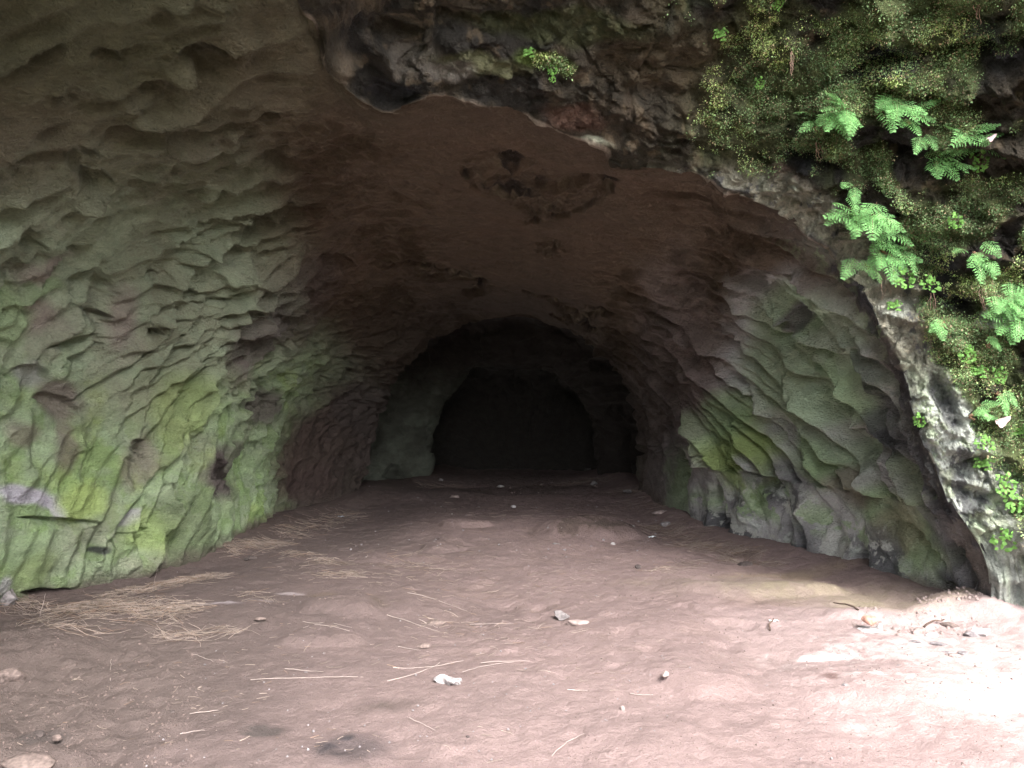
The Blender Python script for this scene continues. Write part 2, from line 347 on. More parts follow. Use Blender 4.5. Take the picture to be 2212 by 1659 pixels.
POCK = [ # u, v, half-width, half-height, rot, depth: hollows one can point at in the photograph
    (430, 118, 52, 30, 0, .32), (100, 108, 50, 24, 0, .14), (225, 125, 40, 30, 10, .10), (345, 182, 70, 17, -6, .10), (175, 335, 42, 26, 0, .13), (160, 210, 80, 16, 5, .08), (600, 350, 48, 16, 12, .16), (325, 378, 120, 17, -26, .18),
    (480, 325, 60, 10, -3, .10), (210, 390, 40, 24, 10, .12), (430, 435, 34, 16, -25, .12), (690, 467, 26, 8, 4, .14), (570, 490, 60, 22, -18, .16), (445, 497, 24, 8, -10, .10),
    (70, 512, 38, 13, 8, .14), (85, 540, 34, 11, 6, .14), (25, 590, 40, 14, -28, .16), (190, 548, 34, 8, -10, .10), (370, 548, 40, 9, -35, .10), (215, 640, 60, 42, 10, .12), (215, 690, 34, 13, 4, .20),
    (420, 652, 16, 10, -10, .18), (345, 725, 20, 10, 30, .18), (640, 757, 26, 9, 8, .16), (180, 770, 60, 12, -28, .16), (160, 745, 70, 9, -20, .10), (60, 820, 50, 30, 0, .10), (130, 880, 60, 30, 15, .12),
    (735, 568, 38, 12, 0, .12), (690, 630, 40, 12, -15, .10), (490, 755, 16, 7, -20, .12), (330, 610, 18, 8, -10, .12), (355, 640, 30, 40, 30, .08), (285, 1160, 60, 14, -20, .10), (120, 1130, 100, 12, 3, .12),
    (420, 860, 90, 15, -50, .12), (300, 970, 22, 20, -30, .14), (540, 1000, 80, 20, -55, .10), (560, 880, 40, 26, -30, .12), (480, 1035, 34, 36, 0, .12),
    (550, 1165, 30, 14, 0, .22), (115, 1285, 60, 18, 0, .18), (60, 675, 60, 18, -20, .12), (250, 820, 120, 11, -32, .12), (370, 780, 90, 10, -48, .10),
    (850, 1035, 34, 30, 20, .20), (800, 1060, 20, 34, 0, .2),
    (1715, 705, 22, 26, 10, .16), (1755, 790, 14, 10, 20, .16), (1870, 730, 20, 20, 10, .08), (1790, 850, 70, 13, 50, .14), (1865, 965, 60, 32, 35, .24), (1760, 905, 60, 14, 48, .14), (1650, 640, 90, 12, 50, .12), (1640, 900, 100, 16, 55, .14),
    (1900, 900, 60, 16, 60, .14), (1560, 900, 40, 14, 60, .12), (1530, 985, 18, 12, 0, .14), (1700, 960, 80, 14, 50, .16), (1480, 1000, 16, 60, 0, .18), (1540, 1090, 16, 60, 0, .18), (1725, 1170, 16, 60, 0, .15), (1860, 1230, 22, 44, 0, .22), (1555, 1140, 14, 40, 10, .2),
    (2075, 1205, 22, 48, -30, .35), (2060, 1290, 60, 22, 35, .30), (1930, 1130, 60, 14, 45, .10), (1990, 1180, 80, 14, 45, .14), (1965, 1010, 90, 12, 52, .16), (1840, 1040, 70, 14, 40, .12), (1650, 1040, 60, 12, 40, .14), (1420, 960, 14, 80, -8, .16), (1395, 990, 12, 60, 0, .18), (1345, 990, 14, 60, 0, .3), (1595, 760, 80, 9, 58, .10), (1510, 600, 60, 10, 25, .10), (1590, 595, 60, 10, 30, .08)]
for (u0, v0, ru, rv, rot, dep) in POCK:
    c, s = math.cos(math.radians(rot)), math.sin(math.radians(rot))
    uu = U+(wu-U)*.55; vv = V+(wv-V)*.55
    du = ((uu-u0)*c+(vv-v0)*s)/ru; dv = (-(uu-u0)*s+(vv-v0)*c)/rv
    up = dv < 0
    dv = np.where(up, dv, dv*.55)
    r = np.sqrt(du*du+dv*dv)
    g = np.where(up, (1-ss(.72, 1.0, r)), (1-ss(.0, 1.0, r)))
    side_ok = (X < 0) if u0 < CU else (X > 0)
    D -= dep*.75*g*front*side_ok*inside*(V < 1600)
# ---- spalled, rough areas
nB_ = fbm(Xf*3.2, Yf*3.2, Zf*3.2, 4, 611)
def cfield(pts, w): return 1-ss(-w, w, poly_sd(pts, wu, wv))
patchB = cfield([(985, 335), (1075, 318), (1130, 345), (1180, 362), (1240, 368), (1300, 372), (1335, 395), (1290, 425), (1230, 458), (1170, 462), (1095, 432), (1070, 405), (1000, 360)], 5)*inside*front
crack = cfield([(836, 568), (905, 566), (985, 590), (1080, 628), (1010, 622), (940, 610), (870, 580)], 3)+cfield([(1130, 640), (1230, 662), (1300, 690), (1310, 712), (1200, 680)], 3)
crack = np.clip(crack, 0, 1)*inside*front
spot = cfield([(1160, 538), (1200, 536), (1232, 548), (1200, 556), (1165, 552)], 2)*inside*front
nick = cfield([(940, 398), (1020, 400), (1000, 408)], 1.5)*inside
spall = np.clip(patchB+crack+spot, 0, 1)
D -= (.045*patchB*(.6+.8*ss(-.3, .3, nB_))+.05*crack+.03*spot+.02*nick)*1.0
outm = 1-inside
rough = np.clip(outm*ss(0, .06, outside_d)+spall, 0, 1)
w1 = worley(Xf*2.3, Yf*2.3, Zf*3.4, 501, True); w2 = worley(Xf*6.5, Yf*6.5, Zf*9.5, 511, True)
# layered, down-slanting ledges of the cliff
lay = (Zf+.38*Xf+.25*Yf)
ledge = saw2(-lay/.27+.9*fbm(Xf*1.1, Yf*1.1, Zf*1.1, 3, 521)+.25*n2, .25)
w3 = worley(Xf*14, Yf*14, Zf*20, 515)
cliffD = .20*(.55-w1[0])+.15*(.5-w2[0])+.05*(.5-w3)+.085*facets(Xf*2.7+.25*n2, Yf*2.7, Zf*3.4+.25*n3, 517)+.04*facets(Xf*8, Yf*8, Zf*11, 519)+.018*facets(Xf*21, Yf*21, Zf*30, 523)+.19*(ledge-.5)*ss(-.5, .3, vn(Xf*1.3, Yf*1.3, Zf*1.3, 531))+.07*fbm(Xf*7, Yf*7, Zf*7, 3, 541)+.02*fbm(Xf*20, Yf*20, Zf*20, 2, 551)
# smooth bulging rim beside the mouth on the right
rim = (1-ss(.12, .34, outside_d*(.62+.38*ss(.8, 1.8, Zf))+.10*fbm(Xf*3, Yf*3, Zf*3, 2, 561)))*outm*ss(3.3, 2.85, Zf)*(X > 1)
D += rough*cliffD*(1-.35*ss(3.2, 3.5, Zf)*(X < 1.4))*(.45+.55*ss(0, .4, outside_d)*outm+.1*spall)*(1-.15*rim)
rimD = .05*fbm(Xf*6, Yf*6, Zf*5, 5, 573, .65)+.03*facets(Xf*11, Yf*11, Zf*8, 575)+.012*(saw2(outside_d/.16+1.2*fbm(Xf*1.6, Yf*1.6, Zf*1.6, 3, 571), .3)-.5)
D += rim*rimD
D += (.075*fbm(Xf*3.2, Yf*3.2, Zf*3.2, 3, 581)+.045*facets(Xf*7, Yf*7, Zf*7, 583))*np.exp(-(inside_d+outside_d)/.22)*(.65+.35*ss(3.1, 2.5, Zf))
# dark hollows on the cliff
for (u0, v0, ru, rv, rot, dep) in [(1905, 150, 80, 26, -25, .22), (2110, 130, 90, 40, 20, .16), (2090, 455, 60, 22, 20, .14), (2000, 570, 50, 30, 20, .16), (1715, 330, 60, 26, 0, .10), (2060, 640, 60, 18, 25, .14), (2035, 860, 24, 70, -25, .14), (830, 190, 60, 30, 10, .05), (760, 90, 40, 50, 10, .08), (1000, 60, 200, 30, 0, .10), (2130, 930, 40, 16, 20, .12)]:
    D -= dep*blob(u0, v0, ru, rv, rot, .4)*outm
D *= ss(-.40, .1, Zf) *.9+.1
P = G+Nn*D[..., None]
P[..., 2] = np.where(G[..., 2] <= B0+.01, B0, P[..., 2])

# ---- colour of stone, algae and lichen, with some light and shade painted in
def mix(c, t, col):
    return c*(1-t[..., None])+np.asarray(col)*t[..., None]
nA = fbm(Xf*1.1, Yf*1.1, Zf*1.1, 4, 601); nB = fbm(Xf*3.2, Yf*3.2, Zf*3.2, 4, 611); nC = fbm(Xf*9, Yf*9, Zf*9, 3, 621); nD = fbm(Xf*26, Yf*26, Zf*26, 2, 631)
BROWN = np.array((.098, .069, .050)); GREYG = np.array((.360, .425, .295)); GREEN = np.array((.255, .345, .185)); LIME = np.array((.290, .375, .130)); MAUVE = np.array((.215, .160, .155))
PURP = np.array((.105, .084, .082)); DKBR = np.array((.070, .045, .040)); LILAC = np.array((.42, .39, .46)); GREY = np.array((.40, .39, .39)); BLACK = np.array((.030, .030, .034)); WHITE = np.array((.50, .53, .48)); PALEG = np.array((.36, .48, .30))
C = np.zeros((n, m, 3))+BROWN
C = mix(C, .6*ss(.0, .7, nA), np.array((.112, .074, .053)))
C = mix(C, .35*ss(.0, .8, nB), np.array((.105, .072, .055)))
L = X < 0
gl = ss(720, 480, wu+.55*(420-wv)*(wv < 420)-.28*(wv-600)*(wv > 600)+60*nA)*ss(130, 640, wv+70*nB)*L
gl = np.maximum(gl, blob(620, 930, 150, 200, 25, .4)*L)
C = mix(C, np.clip(gl*(.72+.5*nA), 0, .95), GREYG*.92)
low = ss(700, 980, wv+80*nA)*gl
C = mix(C, np.clip(low*(.75+.6*nB), 0, .95), GREEN)
C = mix(C, np.clip(low*ss(.25, .95, nA*.6+nB*.7), 0, .65), LIME*.95)
C = mix(C, gl*ss(.12, .22, fbm(Xf*3.1+4, Yf*3.1, Zf*3.1, 5, 811, .65))*.38, GREYG*.62)
C = mix(C, gl*low*ss(.12, .20, fbm(Xf*4.1+4, Yf*4.1, Zf*3.1, 5, 813, .65))*.45, np.array((.17, .27, .09)))
C = mix(C, gl*ss(.10, .65, fbm(Xf*2.0, Yf*2.0, Zf*2.0, 4, 641))*.32, MAUVE)
C = mix(C, gl*.5*ss(.2, .8, nC)*L, GREYG*.7)
LB = [(140, 860, 60, 40, 20, MAUVE*.8, .8), (150, 960, 30, 60, 0, MAUVE*.75, .7), (300, 1000, 40, 60, 20, MAUVE, .5), (40, 930, 40, 30, 0, MAUVE, .6), (60, 700, 60, 40, 0, MAUVE*1.2, .6), (120, 590, 60, 20, -20, MAUVE*1.2, .6), (270, 690, 30, 60, 20, MAUVE*1.1, .5),
      (60, 1072, 62, 22, 8, LILAC, .9), (105, 1100, 16, 26, 0, LILAC, .8), (288, 1118, 26, 14, -30, LILAC, .85), (165, 1090, 60, 38, -20, LIME, .9), (30, 690, 45, 60, 10, GREEN*1.1, .8), (110, 640, 40, 20, 0, GREEN, .7), (330, 1150, 50, 50, 0, LIME*.9, .6), (70, 1240, 50, 40, 0, LIME*.7, .5), (400, 890, 60, 80, 30, LIME*.85, .6), (460, 1100, 40, 90, 0, GREEN*.6, .5), (400, 1130, 50, 70, 0, np.array((.12, .15, .08)), .6),
      (480, 1030, 42, 46, 0, PURP, .95), (575, 885, 46, 34, -35, PURP, .85), (520, 980, 50, 18, -50, PURP, .7), (720, 960, 95, 150, 24, DKBR, .97), (690, 1060, 60, 60, 0, DKBR, .97), (790, 880, 50, 60, 20, PURP*.8, .8), (560, 740, 50, 90, 40, PURP, .7), (650, 650, 60, 110, 50, PURP, .5), (760, 1080, 60, 40, 0, DKBR, .8),
      (810, 990, 24, 50, 0, MAUVE*.7, .8), (60, 820, 34, 28, 0, GREY*.7, .7), (220, 1195, 24, 8, -10, BLACK, .9), (20, 1280, 22, 24, 0, GREY, .9), (620, 1175, 120, 22, 10, DKBR, .8), (420, 1225, 140, 16, -18, DKBR, .7)]
for (u0, v0, ru, rv, rot, col, w) in LB: C = mix(C, blob(u0, v0, ru, rv, rot, .35)*w*L*inside, col)
C = mix(C, ss(900, 300, wu+200*nA)*ss(420, 100, wv)*.7*inside*L, np.array((.095, .100, .058)))  # olive tint, deepened for the weaker sky light up here
R = X > 0
gr = cfield([(1600, 600), (1720, 590), (1860, 690), (1960, 900), (2040, 1060), (2100, 1230), (2080, 1320), (1700, 1230), (1560, 1180), (1440, 1120), (1420, 960), (1540, 900), (1560, 760)], 40)*R*inside
C = mix(C, gr*.85, GREY*1.2)
pur = blob(1460, 850, 100, 260, 0, .5)*R*inside; C = mix(C, pur*.7, PURP*2.0)
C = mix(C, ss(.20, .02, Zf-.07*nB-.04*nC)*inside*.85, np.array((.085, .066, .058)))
gnoise = ss(-.25, .35, fbm(pp*1.0, qq*2.4, side+33, 4, 651))
gmask = cfield([(1590, 640), (1700, 610), (1830, 700), (1930, 900), (1960, 1000), (2060, 1200), (2050, 1260), (1880, 1190), (1760, 1130), (1720, 1090), (1600, 1060), (1560, 1080), (1500, 960), (1600, 880), (1580, 740)], 25)*R*inside
C = mix(C, gmask*gnoise*.95, np.array((.42, .52, .31)))
RB = [(1600, 990, 60, 90, -20, LIME*.8, .9), (1560, 900, 60, 50, -20, GREEN*.9, .8), (1690, 830, 70, 120, -30, GREEN*.95, .7), (1700, 680, 80, 60, -30, PALEG*.8, .7), (1780, 740, 70, 120, -28, PALEG*.8, .6), (1820, 860, 70, 60, -30, PALEG*.95, .7), (1790, 1000, 90, 60, 30, PALEG*.75, .7), (1850, 1070, 130, 40, 35, GREEN*1.0, .75), (1980, 1180, 60, 90, -30, GREEN, .8), (1930, 1150, 60, 60, -30, np.array((.26, .22, .16)), .6), (1830, 1050, 50, 40, 20, MAUVE, .7),
      (1620, 1090, 60, 40, 0, BLACK*1.8, .8), (1690, 1080, 60, 70, 0, BLACK*2, .75), (1880, 960, 40, 26, 20, BLACK*1.6, .85), (1620, 1010, 20, 34, -20, LILAC*.8, .7), (1790, 1130, 60, 60, 10, GREY*1.1, .8), (1640, 1150, 60, 60, 0, GREY*1.2, .7), (1720, 1180, 50, 60, 0, BLACK*2.4, .6), (1880, 1210, 60, 40, 0, GREY*1.15, .8), (1850, 1180, 30, 30, 0, BLACK*2, .6), (1715, 700, 22, 26, 0, GREY*.5, .9),
      (1870, 830, 26, 90, -24, BLACK*2.6, .7), (1930, 1000, 26, 110, -30, BLACK*2.4, .6), (2040, 1150, 26, 90, -30, BLACK*2.4, .65), (1900, 930, 50, 30, 30, BLACK*2, .6), (2080, 1260, 60, 30, 30, BLACK*2.4, .7), (1930, 1270, 150, 26, 16, np.array((.20, .17, .14)), .8), (1470, 1060, 24, 80, 0, GREEN*.8, .8), (1460, 1100, 30, 30, 0, GREYG*.8, .7), (1350, 1010, 30, 70, 0, GREYG*.4, .7), (1520, 1120, 30, 60, 0, GREY*.7, .8)]
for (u0, v0, ru, rv, rot, col, w) in RB: C = mix(C, blob(u0, v0, ru, rv, rot, .4)*w*R*inside, col)
sp = ss(.12, .4, nC+.6*nD)*cfield([(1560, 1060), (1720, 1050), (1900, 1160), (2000, 1260), (1700, 1250), (1560, 1170)], 25)*R*inside
C = mix(C, sp*.6, WHITE*.8)
footc = cfield([(1500, 1060), (1640, 1030), (1760, 1100), (1900, 1140), (2020, 1270), (1700, 1260), (1500, 1180)], 35)*R*inside
C = mix(C, footc*ss(.02, .14, fbm(Xf*2.7, Yf*2.7, Zf*2.7, 6, 801, .65))*.8, BLACK*2.2)
C = mix(C, footc*ss(.05, .15, fbm(Xf*4+5, Yf*4, Zf*4, 6, 803, .7))*.75, np.array((.50, .50, .46)))
C = mix(C, footc*ss(.18, .35, Zf)*ss(.12, .2, fbm(Xf*3+9, Yf*3, Zf*3, 5, 805, .65))*.7, np.array((.26, .36, .18)))
C = mix(C, nearlip*inside*.75, np.array((.12, .112, .105)))
C = mix(C, nearlip*inside*ss(.05, .2, nB)*.7, np.array((.22, .22, .18)))
C = mix(C, nearlip*inside*ss(.1, .2, fbm(Xf*3, Yf*3, Zf*3, 5, 771, .65))*.8, np.array((.28, .36, .20)))
C = mix(C, nearlip*inside*ss(.1, .2, fbm(Xf*4, Yf*4, Zf*4, 5, 781, .65))*.8, BLACK*1.5)
C = mix(C, inside*ss(8.6, 10.9, Y+.5*nA)*.72, np.array((.062, .050, .044)))  # walls darken with depth: the gloom of the cave put into the colour
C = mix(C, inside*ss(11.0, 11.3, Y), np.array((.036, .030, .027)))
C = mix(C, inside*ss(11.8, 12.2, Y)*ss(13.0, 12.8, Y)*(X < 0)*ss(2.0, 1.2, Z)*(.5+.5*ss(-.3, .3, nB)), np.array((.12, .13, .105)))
C = mix(C, inside*ss(13.1, 13.4, Y), np.array((.038, .034, .031)))  # rear stone blackened the same way, as painted shade
# outer cliff
CL = np.zeros((n, m, 3))+np.array((.040, .033, .024))
CL = mix(CL, ss(.05, .35, nB)*.8, np.array((.062, .046, .032)))
CL = mix(CL, ss(.0, .3, fbm(Xf*2.5, Yf*2.5, Zf*2.5, 5, 661))*.85, np.array((.022, .020, .018)))
CL = mix(CL, ss(.3, .7, nC+.4*nD)*.5, np.array((.16, .12, .08)))
mossr = ss(1350, 1950, wu+160*nA)*outm
mossm = np.clip(mossr*ss(-.25, .10, .30*ss(2.4, 1.6, Zf)+ nB*.6+nA*.5+.25*(.5-w2[0]))+.0, 0, 1)*(1-rim)
CL = mix(CL, mossm*.9, np.array((.10, .125, .05)))
CL = mix(CL, mossm*ss(.1, .6, nC)*.8, np.array((.150, .190, .070)))
CL = mix(CL, mossm*ss(.2, .7, fbm(Xf*4, Yf*4, Zf*4, 3, 671))*.6, np.array((.13, .115, .07)))
for (u0, v0, ru, rv, rot, col, w) in [(890, 130, 60, 30, 20, np.array((.12, .105, .09)), .8), (1040, 150, 120, 22, 5, np.array((.11, .11, .06)), .85), (960, 165, 60, 20, 0, np.array((.2, .18, .16)), .7), (1180, 130, 60, 24, 0, np.array((.09, .13, .03)), .8), (745, 170, 26, 60, 25, np.array((.15, .12, .09)), .8), (850, 190, 40, 24, 10, BLACK*.9, .6), (780, 80, 40, 50, 0, BLACK*.8, .6), (1220, 60, 200, 30, 0, np.array((.05, .055, .022)), .7),
        (1250, 250, 60, 30, 0, np.array((.07, .035, .025)), .8), (1275, 300, 40, 8, 5, np.array((.35, .36, .28)), .9), (1700, 395, 60, 20, 15, np.array((.12, .08, .07)), .8), (1720, 350, 50, 24, 0, BLACK, .9), (1450, 130, 160, 60, 0, np.array((.07, .05, .03)), .6), (2020, 570, 50, 40, 20, BLACK*1.3, .9), (1905, 150, 90, 34, -20, BLACK, .9), (2140, 110, 90, 50, 20, BLACK*1.3, .7), (2040, 640, 70, 20, 20, BLACK*1.5, .8)]:
    CL = mix(CL, blob(u0, v0, ru, rv, rot, .35)*w*outm, col)  # black blobs at right lie over the hollows, painting their shade in
rimw = (rim > .01)*ss(0, .5, rim)
rc = np.zeros((n, m, 3))+np.array((.30, .28, .22))
rc = mix(rc, ss(1.9, 1.5, Zf)*1.0, np.array((.40, .47, .34)))  # pale lichen tone, raised low down for the strong light there
rc = mix(rc, ss(.0, .06, fbm(Xf*5+3, Yf*5, Zf*4, 6, 685, .7))*.6, np.array((.20, .20, .16)))
rc = mix(rc, ss(.05, .11, fbm(Xf*2.6, Yf*2.6, Zf*2.2, 7, 681, .72))*ss(2.3, 1.9, Zf), WHITE*.9)
rc = mix(rc, ss(.24, .28, fbm(Xf*2.9+7, Yf*2.9, Zf*1.8, 7, 691, .72))*.75, BLACK*3.0)
rc = mix(rc, (1-ss(.02, .09, outside_d+.03*nB))*ss(.0, .2, nB)*.85, BLACK*2.4)
rc = mix(rc, ss(.3, .6, nC)*.5, np.array((.40, .42, .33)))
CL = mix(CL, rimw, rc*1.0) if False else CL*(1-rimw[..., None])+rc*rimw[..., None]
CL = mix(CL, blob(2130, 680, 90, 26, 18, .4)*ss(-.1, .3, nB+nC*.5)*.95*outm, WHITE*1.0)
CL = mix(CL, blob(2190, 1280, 70, 130, 0, .4)*ss(-.3, .2, nB)*.9*outm, WHITE)
CL = mix(CL, blob(2030, 860, 22, 80, -25, .4)*.8*outm, BLACK*1.8)
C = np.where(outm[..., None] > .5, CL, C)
sc_ = np.zeros((n, m, 3))+np.array((.080, .060, .043))
sc_ = mix(sc_, ss(0, .4, nC+nB*.5), np.array((.13, .10, .07))); sc_ = mix(sc_, ss(.1, .5, fbm(Xf*5, Yf*5, Zf*5, 3, 701)), np.array((.018, .014, .012)))
spc = spall*(.30+.60*ss(-.2, .35, nB+nC*.6)); C = C*(1-spc[..., None])+sc_*spc[..., None]
# pale broken edge along the lip and round the spalls
lipd = np.where(row >= NL, inside_d, outside_d)
le = (1-ss(.006, .028, lipd+.012*nC))*(Zf > 2.4)*ss(-.3, .3, nB); C = mix(C, le*.75, np.array((.33, .27, .22)))
C = np.clip(C, .008, .8)

M_wall = rock_mat('cave_wall_stone', 20, .05, 55, .026, .34, .93, (1, 1, 1.5))
M_cliff = rock_mat('mossy_cliff_stone', 22, .05, 60, .035, .5, .95)
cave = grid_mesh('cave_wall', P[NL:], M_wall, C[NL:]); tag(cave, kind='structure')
cliff = grid_mesh('cliff', P[:NL+1], M_cliff, C[:NL+1]); tag(cliff, kind='structure')

# ray lookup on the rock: nearest-to-camera grid vertex around an image point
Uf = np.where(P[..., 1] > .8, CU+P[..., 0]/np.maximum(P[..., 1], .3)*F, 1e6); Vf = np.where(P[..., 1] > .8, CV-(P[..., 2]-EYE)/np.maximum(P[..., 1], .3)*F, 1e6)
Nd = normals(P); 
if np.dot(Nd[k, mid], np.array([0, 0, -1])) < 0: Nd = -Nd
_sl = slice(max(NL-int(440*Q), 0), NL); _cu = Uf[_sl].astype(np.float32).ravel(); _cv = Vf[_sl].astype(np.float32).ravel(); _cy = P[_sl][..., 1].ravel()
_keep = np.flatnonzero((_cu > 900) & (_cu < 2400) & (_cv > -200) & (_cv < 1500)); _cu = _cu[_keep]; _cv = _cv[_keep]; _cy = _cy[_keep]
def on_rock(u, v, outer=True, r=6):
    ii = np.flatnonzero((np.abs(_cu-u) < r) & (np.abs(_cv-v) < r))
    if not len(ii): return on_rock(u, v, outer, r*2) if r < 60 else None
    fl = _keep[ii[np.argmin(_cy[ii])]]; kk = (fl//m+_sl.start, fl % m)
    a0, a1 = max(kk[0]-4, 0), kk[0]+5; b0, b1 = max(kk[1]-4, 0), kk[1]+5
    nn = Nd[a0:a1, b0:b1].reshape(-1, 3).mean(0); nn /= np.linalg.norm(nn)
    return Vector(P[kk[0], kk[1]]), Vector(nn)
def _old_on_rock(u, v, outer=True, r=6):
    mk = (np.abs(Uf-u) < r) & (np.abs(Vf-v) < r) & ((row < NL) if outer else (row >= NL))
    if not mk.any():
        return on_rock(u, v, outer, r*2) if r < 60 else None
    ii = np.argwhere(mk); d = P[mk][:, 1]; kk = ii[np.argmin(d)]
    a0, a1 = max(kk[0]-4, 0), kk[0]+5; b0, b1 = max(kk[1]-4, 0), kk[1]+5
    nn = Nd[a0:a1, b0:b1].reshape(-1, 3).mean(0); nn /= np.linalg.norm(nn)
    return Vector(P[kk[0], kk[1]]), Vector(nn)

# ------------------------------------------------------------------ ground
xs = np.r_[-60, -30, -15, -9, -6.5, np.linspace(-5, 5, int(760*Q)), 6.5, 9, 15, 30, 60]
ys = np.r_[-60, -30, -15, -8, -4, -1, 1, 2, 2.6+(np.linspace(0, 1, int(860*Q))**1.5)*12.3, 16, 30, 60]
gx, gy = np.meshgrid(xs, ys); gx = gx.astype(np.float32); gy = gy.astype(np.float32)
gz = floor_h(gx, gy)
GP = np.stack([gx, gy, gz], -1)
gu = CU+gx/np.maximum(gy, .5)*F; gv = CV+EYE/np.maximum(gy, .5)*F
f1 = fbm(gx*1.3, gy*1.3, 0*gx, 4, 801); f2 = fbm(gx*5, gy*5, 0*gx, 4, 811); f3 = fbm(gx*22, gy*22, 0*gx, 3, 821)
FC = np.zeros(gx.shape+(3,))+np.array((.158, .115, .111))
FC = mix(FC, ss(-.3, .6, f1)*.45, np.array((.180, .130, .126)))
FC = mix(FC, ss(.0, .7, f2)*.35, np.array((.155, .112, .100)))
FC = mix(FC, ss(.3, .8, f3)*.35, np.array((.13, .095, .08)))
FC = mix(FC, ss(5.6, 3.4, gy+.5*f1)*.8, np.array((.200, .147, .143)))  # nearer earth lightened: brighter light towards the viewer put into the colour
FC = mix(FC, ss(.9, -2.2, gx+.5*f1)*.8, np.array((.062, .048, .045)))  # earth darkened leftwards, painting in the light falling off from the right
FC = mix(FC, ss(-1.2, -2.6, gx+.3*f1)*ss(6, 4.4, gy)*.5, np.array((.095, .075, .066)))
def fb(u, v, a, b, soft=.5, w=.35):
    X0, Y0 = uv_floor(u, v); return 1-ss(1-soft, 1+soft, np.sqrt(((gx-X0+w*.3*f2)/a)**2+((gy-Y0+w*.3*f1)/b)**2))
FC = mix(FC, ss(1.1, 2.6, gx+.5*f1)*ss(6.0, 4.8, gy)*(.35+.65*ss(3.3, 3.9, gy+.3*f1))*.8, np.array((.36, .28, .275)))  # pale dirt plus painted pool of light, cut back in the shaded corner
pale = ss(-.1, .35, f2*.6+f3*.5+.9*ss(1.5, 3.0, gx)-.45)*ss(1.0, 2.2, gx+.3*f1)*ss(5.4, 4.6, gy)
pale = pale*(.25+.75*ss(3.45, 3.9, gy+.25*f1))*(.55+.45*ss(-.3, .3, f3))  # pale grit, faded at the near corner in place of its shade
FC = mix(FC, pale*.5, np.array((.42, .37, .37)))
FC = mix(FC, fb(1796, 1417, .17, .05, .3)*.7, np.array((.52, .48, .47)))
for (u, v, a, b, col, w) in [(1620, 1270, .7, .3, (.18, .16, .11), .3), (1800, 1295, .6, .22, (.20, .18, .11), .38), (1950, 1320, .5, .16, (.22, .20, .12), .4), (1700, 1240, .5, .12, (.22, .17, .12), .6),
        (752, 1625, .115, .12, (.030, .027, .030), .95), (590, 1577, .08, .055, (.05, .042, .04), .8), (850, 1530, .14, .07, (.065, .05, .045), .8), (80, 1584, .12, .06, (.05, .042, .04), .7), (1790, 1466, .06, .035, (.09, .05, .045), .8), (740, 1300, .25, .05, (.10, .075, .06), .7), (1285, 1152, .5, .18, (.065, .048, .042), .95), (820, 1318, .06, .08, (.08, .06, .05), .8),
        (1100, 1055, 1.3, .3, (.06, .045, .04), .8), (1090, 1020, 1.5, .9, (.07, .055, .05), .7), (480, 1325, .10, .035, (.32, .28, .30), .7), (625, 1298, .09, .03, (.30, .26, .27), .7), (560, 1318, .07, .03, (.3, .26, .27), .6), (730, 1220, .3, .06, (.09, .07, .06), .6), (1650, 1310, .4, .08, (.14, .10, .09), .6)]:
    FC = mix(FC, np.clip(fb(u, v, a*1.1, b*1.1, .6, .22)*np.maximum(.65, .85+.9*f2+.5*f3), 0, 1)*w, np.array(col))
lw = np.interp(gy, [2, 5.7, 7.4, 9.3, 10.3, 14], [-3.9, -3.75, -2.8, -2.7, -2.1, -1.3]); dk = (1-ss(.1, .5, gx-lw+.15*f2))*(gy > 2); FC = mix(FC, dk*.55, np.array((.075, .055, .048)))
out_g = ss(1.0, -1.5, gy); FC = mix(FC, out_g*.8, np.array((.10, .11, .05)))
M_floor = rock_mat('trodden_earth', 26, .020, 110, .010, .26, .95)
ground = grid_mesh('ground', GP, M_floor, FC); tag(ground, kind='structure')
def fz(x, y): return float(floor_h(np.array([x]), np.array([y]))[0])

# ------------------------------------------------------------------ stones
def stone(name, u, v, wpx, hpx, mat, label, cat, rot=0, flat=.5, seed=1, group=None, angular=.5, lift=.3, pitch=0):
    X0, Y0 = uv_floor(u, v+hpx*.45); z0 = fz(X0, Y0)
    X0, Y0 = uv_floor(u, v+hpx*.45, z0)
    w = wpx/F*Y0*.5; d = w*random.Random(seed).uniform(.6, .8)
    h = max(w*flat, hpx/F*Y0*.5)
    bm = bmesh.new(); bmesh.ops.create_icosphere(bm, subdivisions=4, radius=1)
    co = np.array([v_.co[:] for v_ in bm.verts], np.float32)
    rg = np.random.RandomState(seed)
    for k_ in range(9):                           # chop flat facets off the ball
        nn = rg.normal(size=3); nn /= np.linalg.norm(nn); t = rg.uniform(.45, .8)
        dd = co@nn; ex = np.maximum(dd-t, 0)*angular*1.3; co = co-ex[:, None]*nn
    nz = fbm(co[:, 0]*1.6+seed, co[:, 1]*1.6, co[:, 2]*1.6, 4, seed); co = co*(1+.16*nz[:, None])
    co = co/np.abs(co).max(0)*np.array([w, d, h])
    for v_, c_ in zip(bm.verts, co): v_.co = c_
    me = bpy.data.meshes.new(name); bm.to_mesh(me); bm.free(); me.polygons.foreach_set('use_smooth', [angular < .8]*len(me.polygons)); me.materials.append(mat)
    o = bpy.data.objects.new(name, me); COL.objects.link(o)
    o.location = (X0, Y0, z0+h*lift); o.rotation_euler = (0, math.radians(pitch), math.radians(rot))
    return tag(o, label, cat, group)
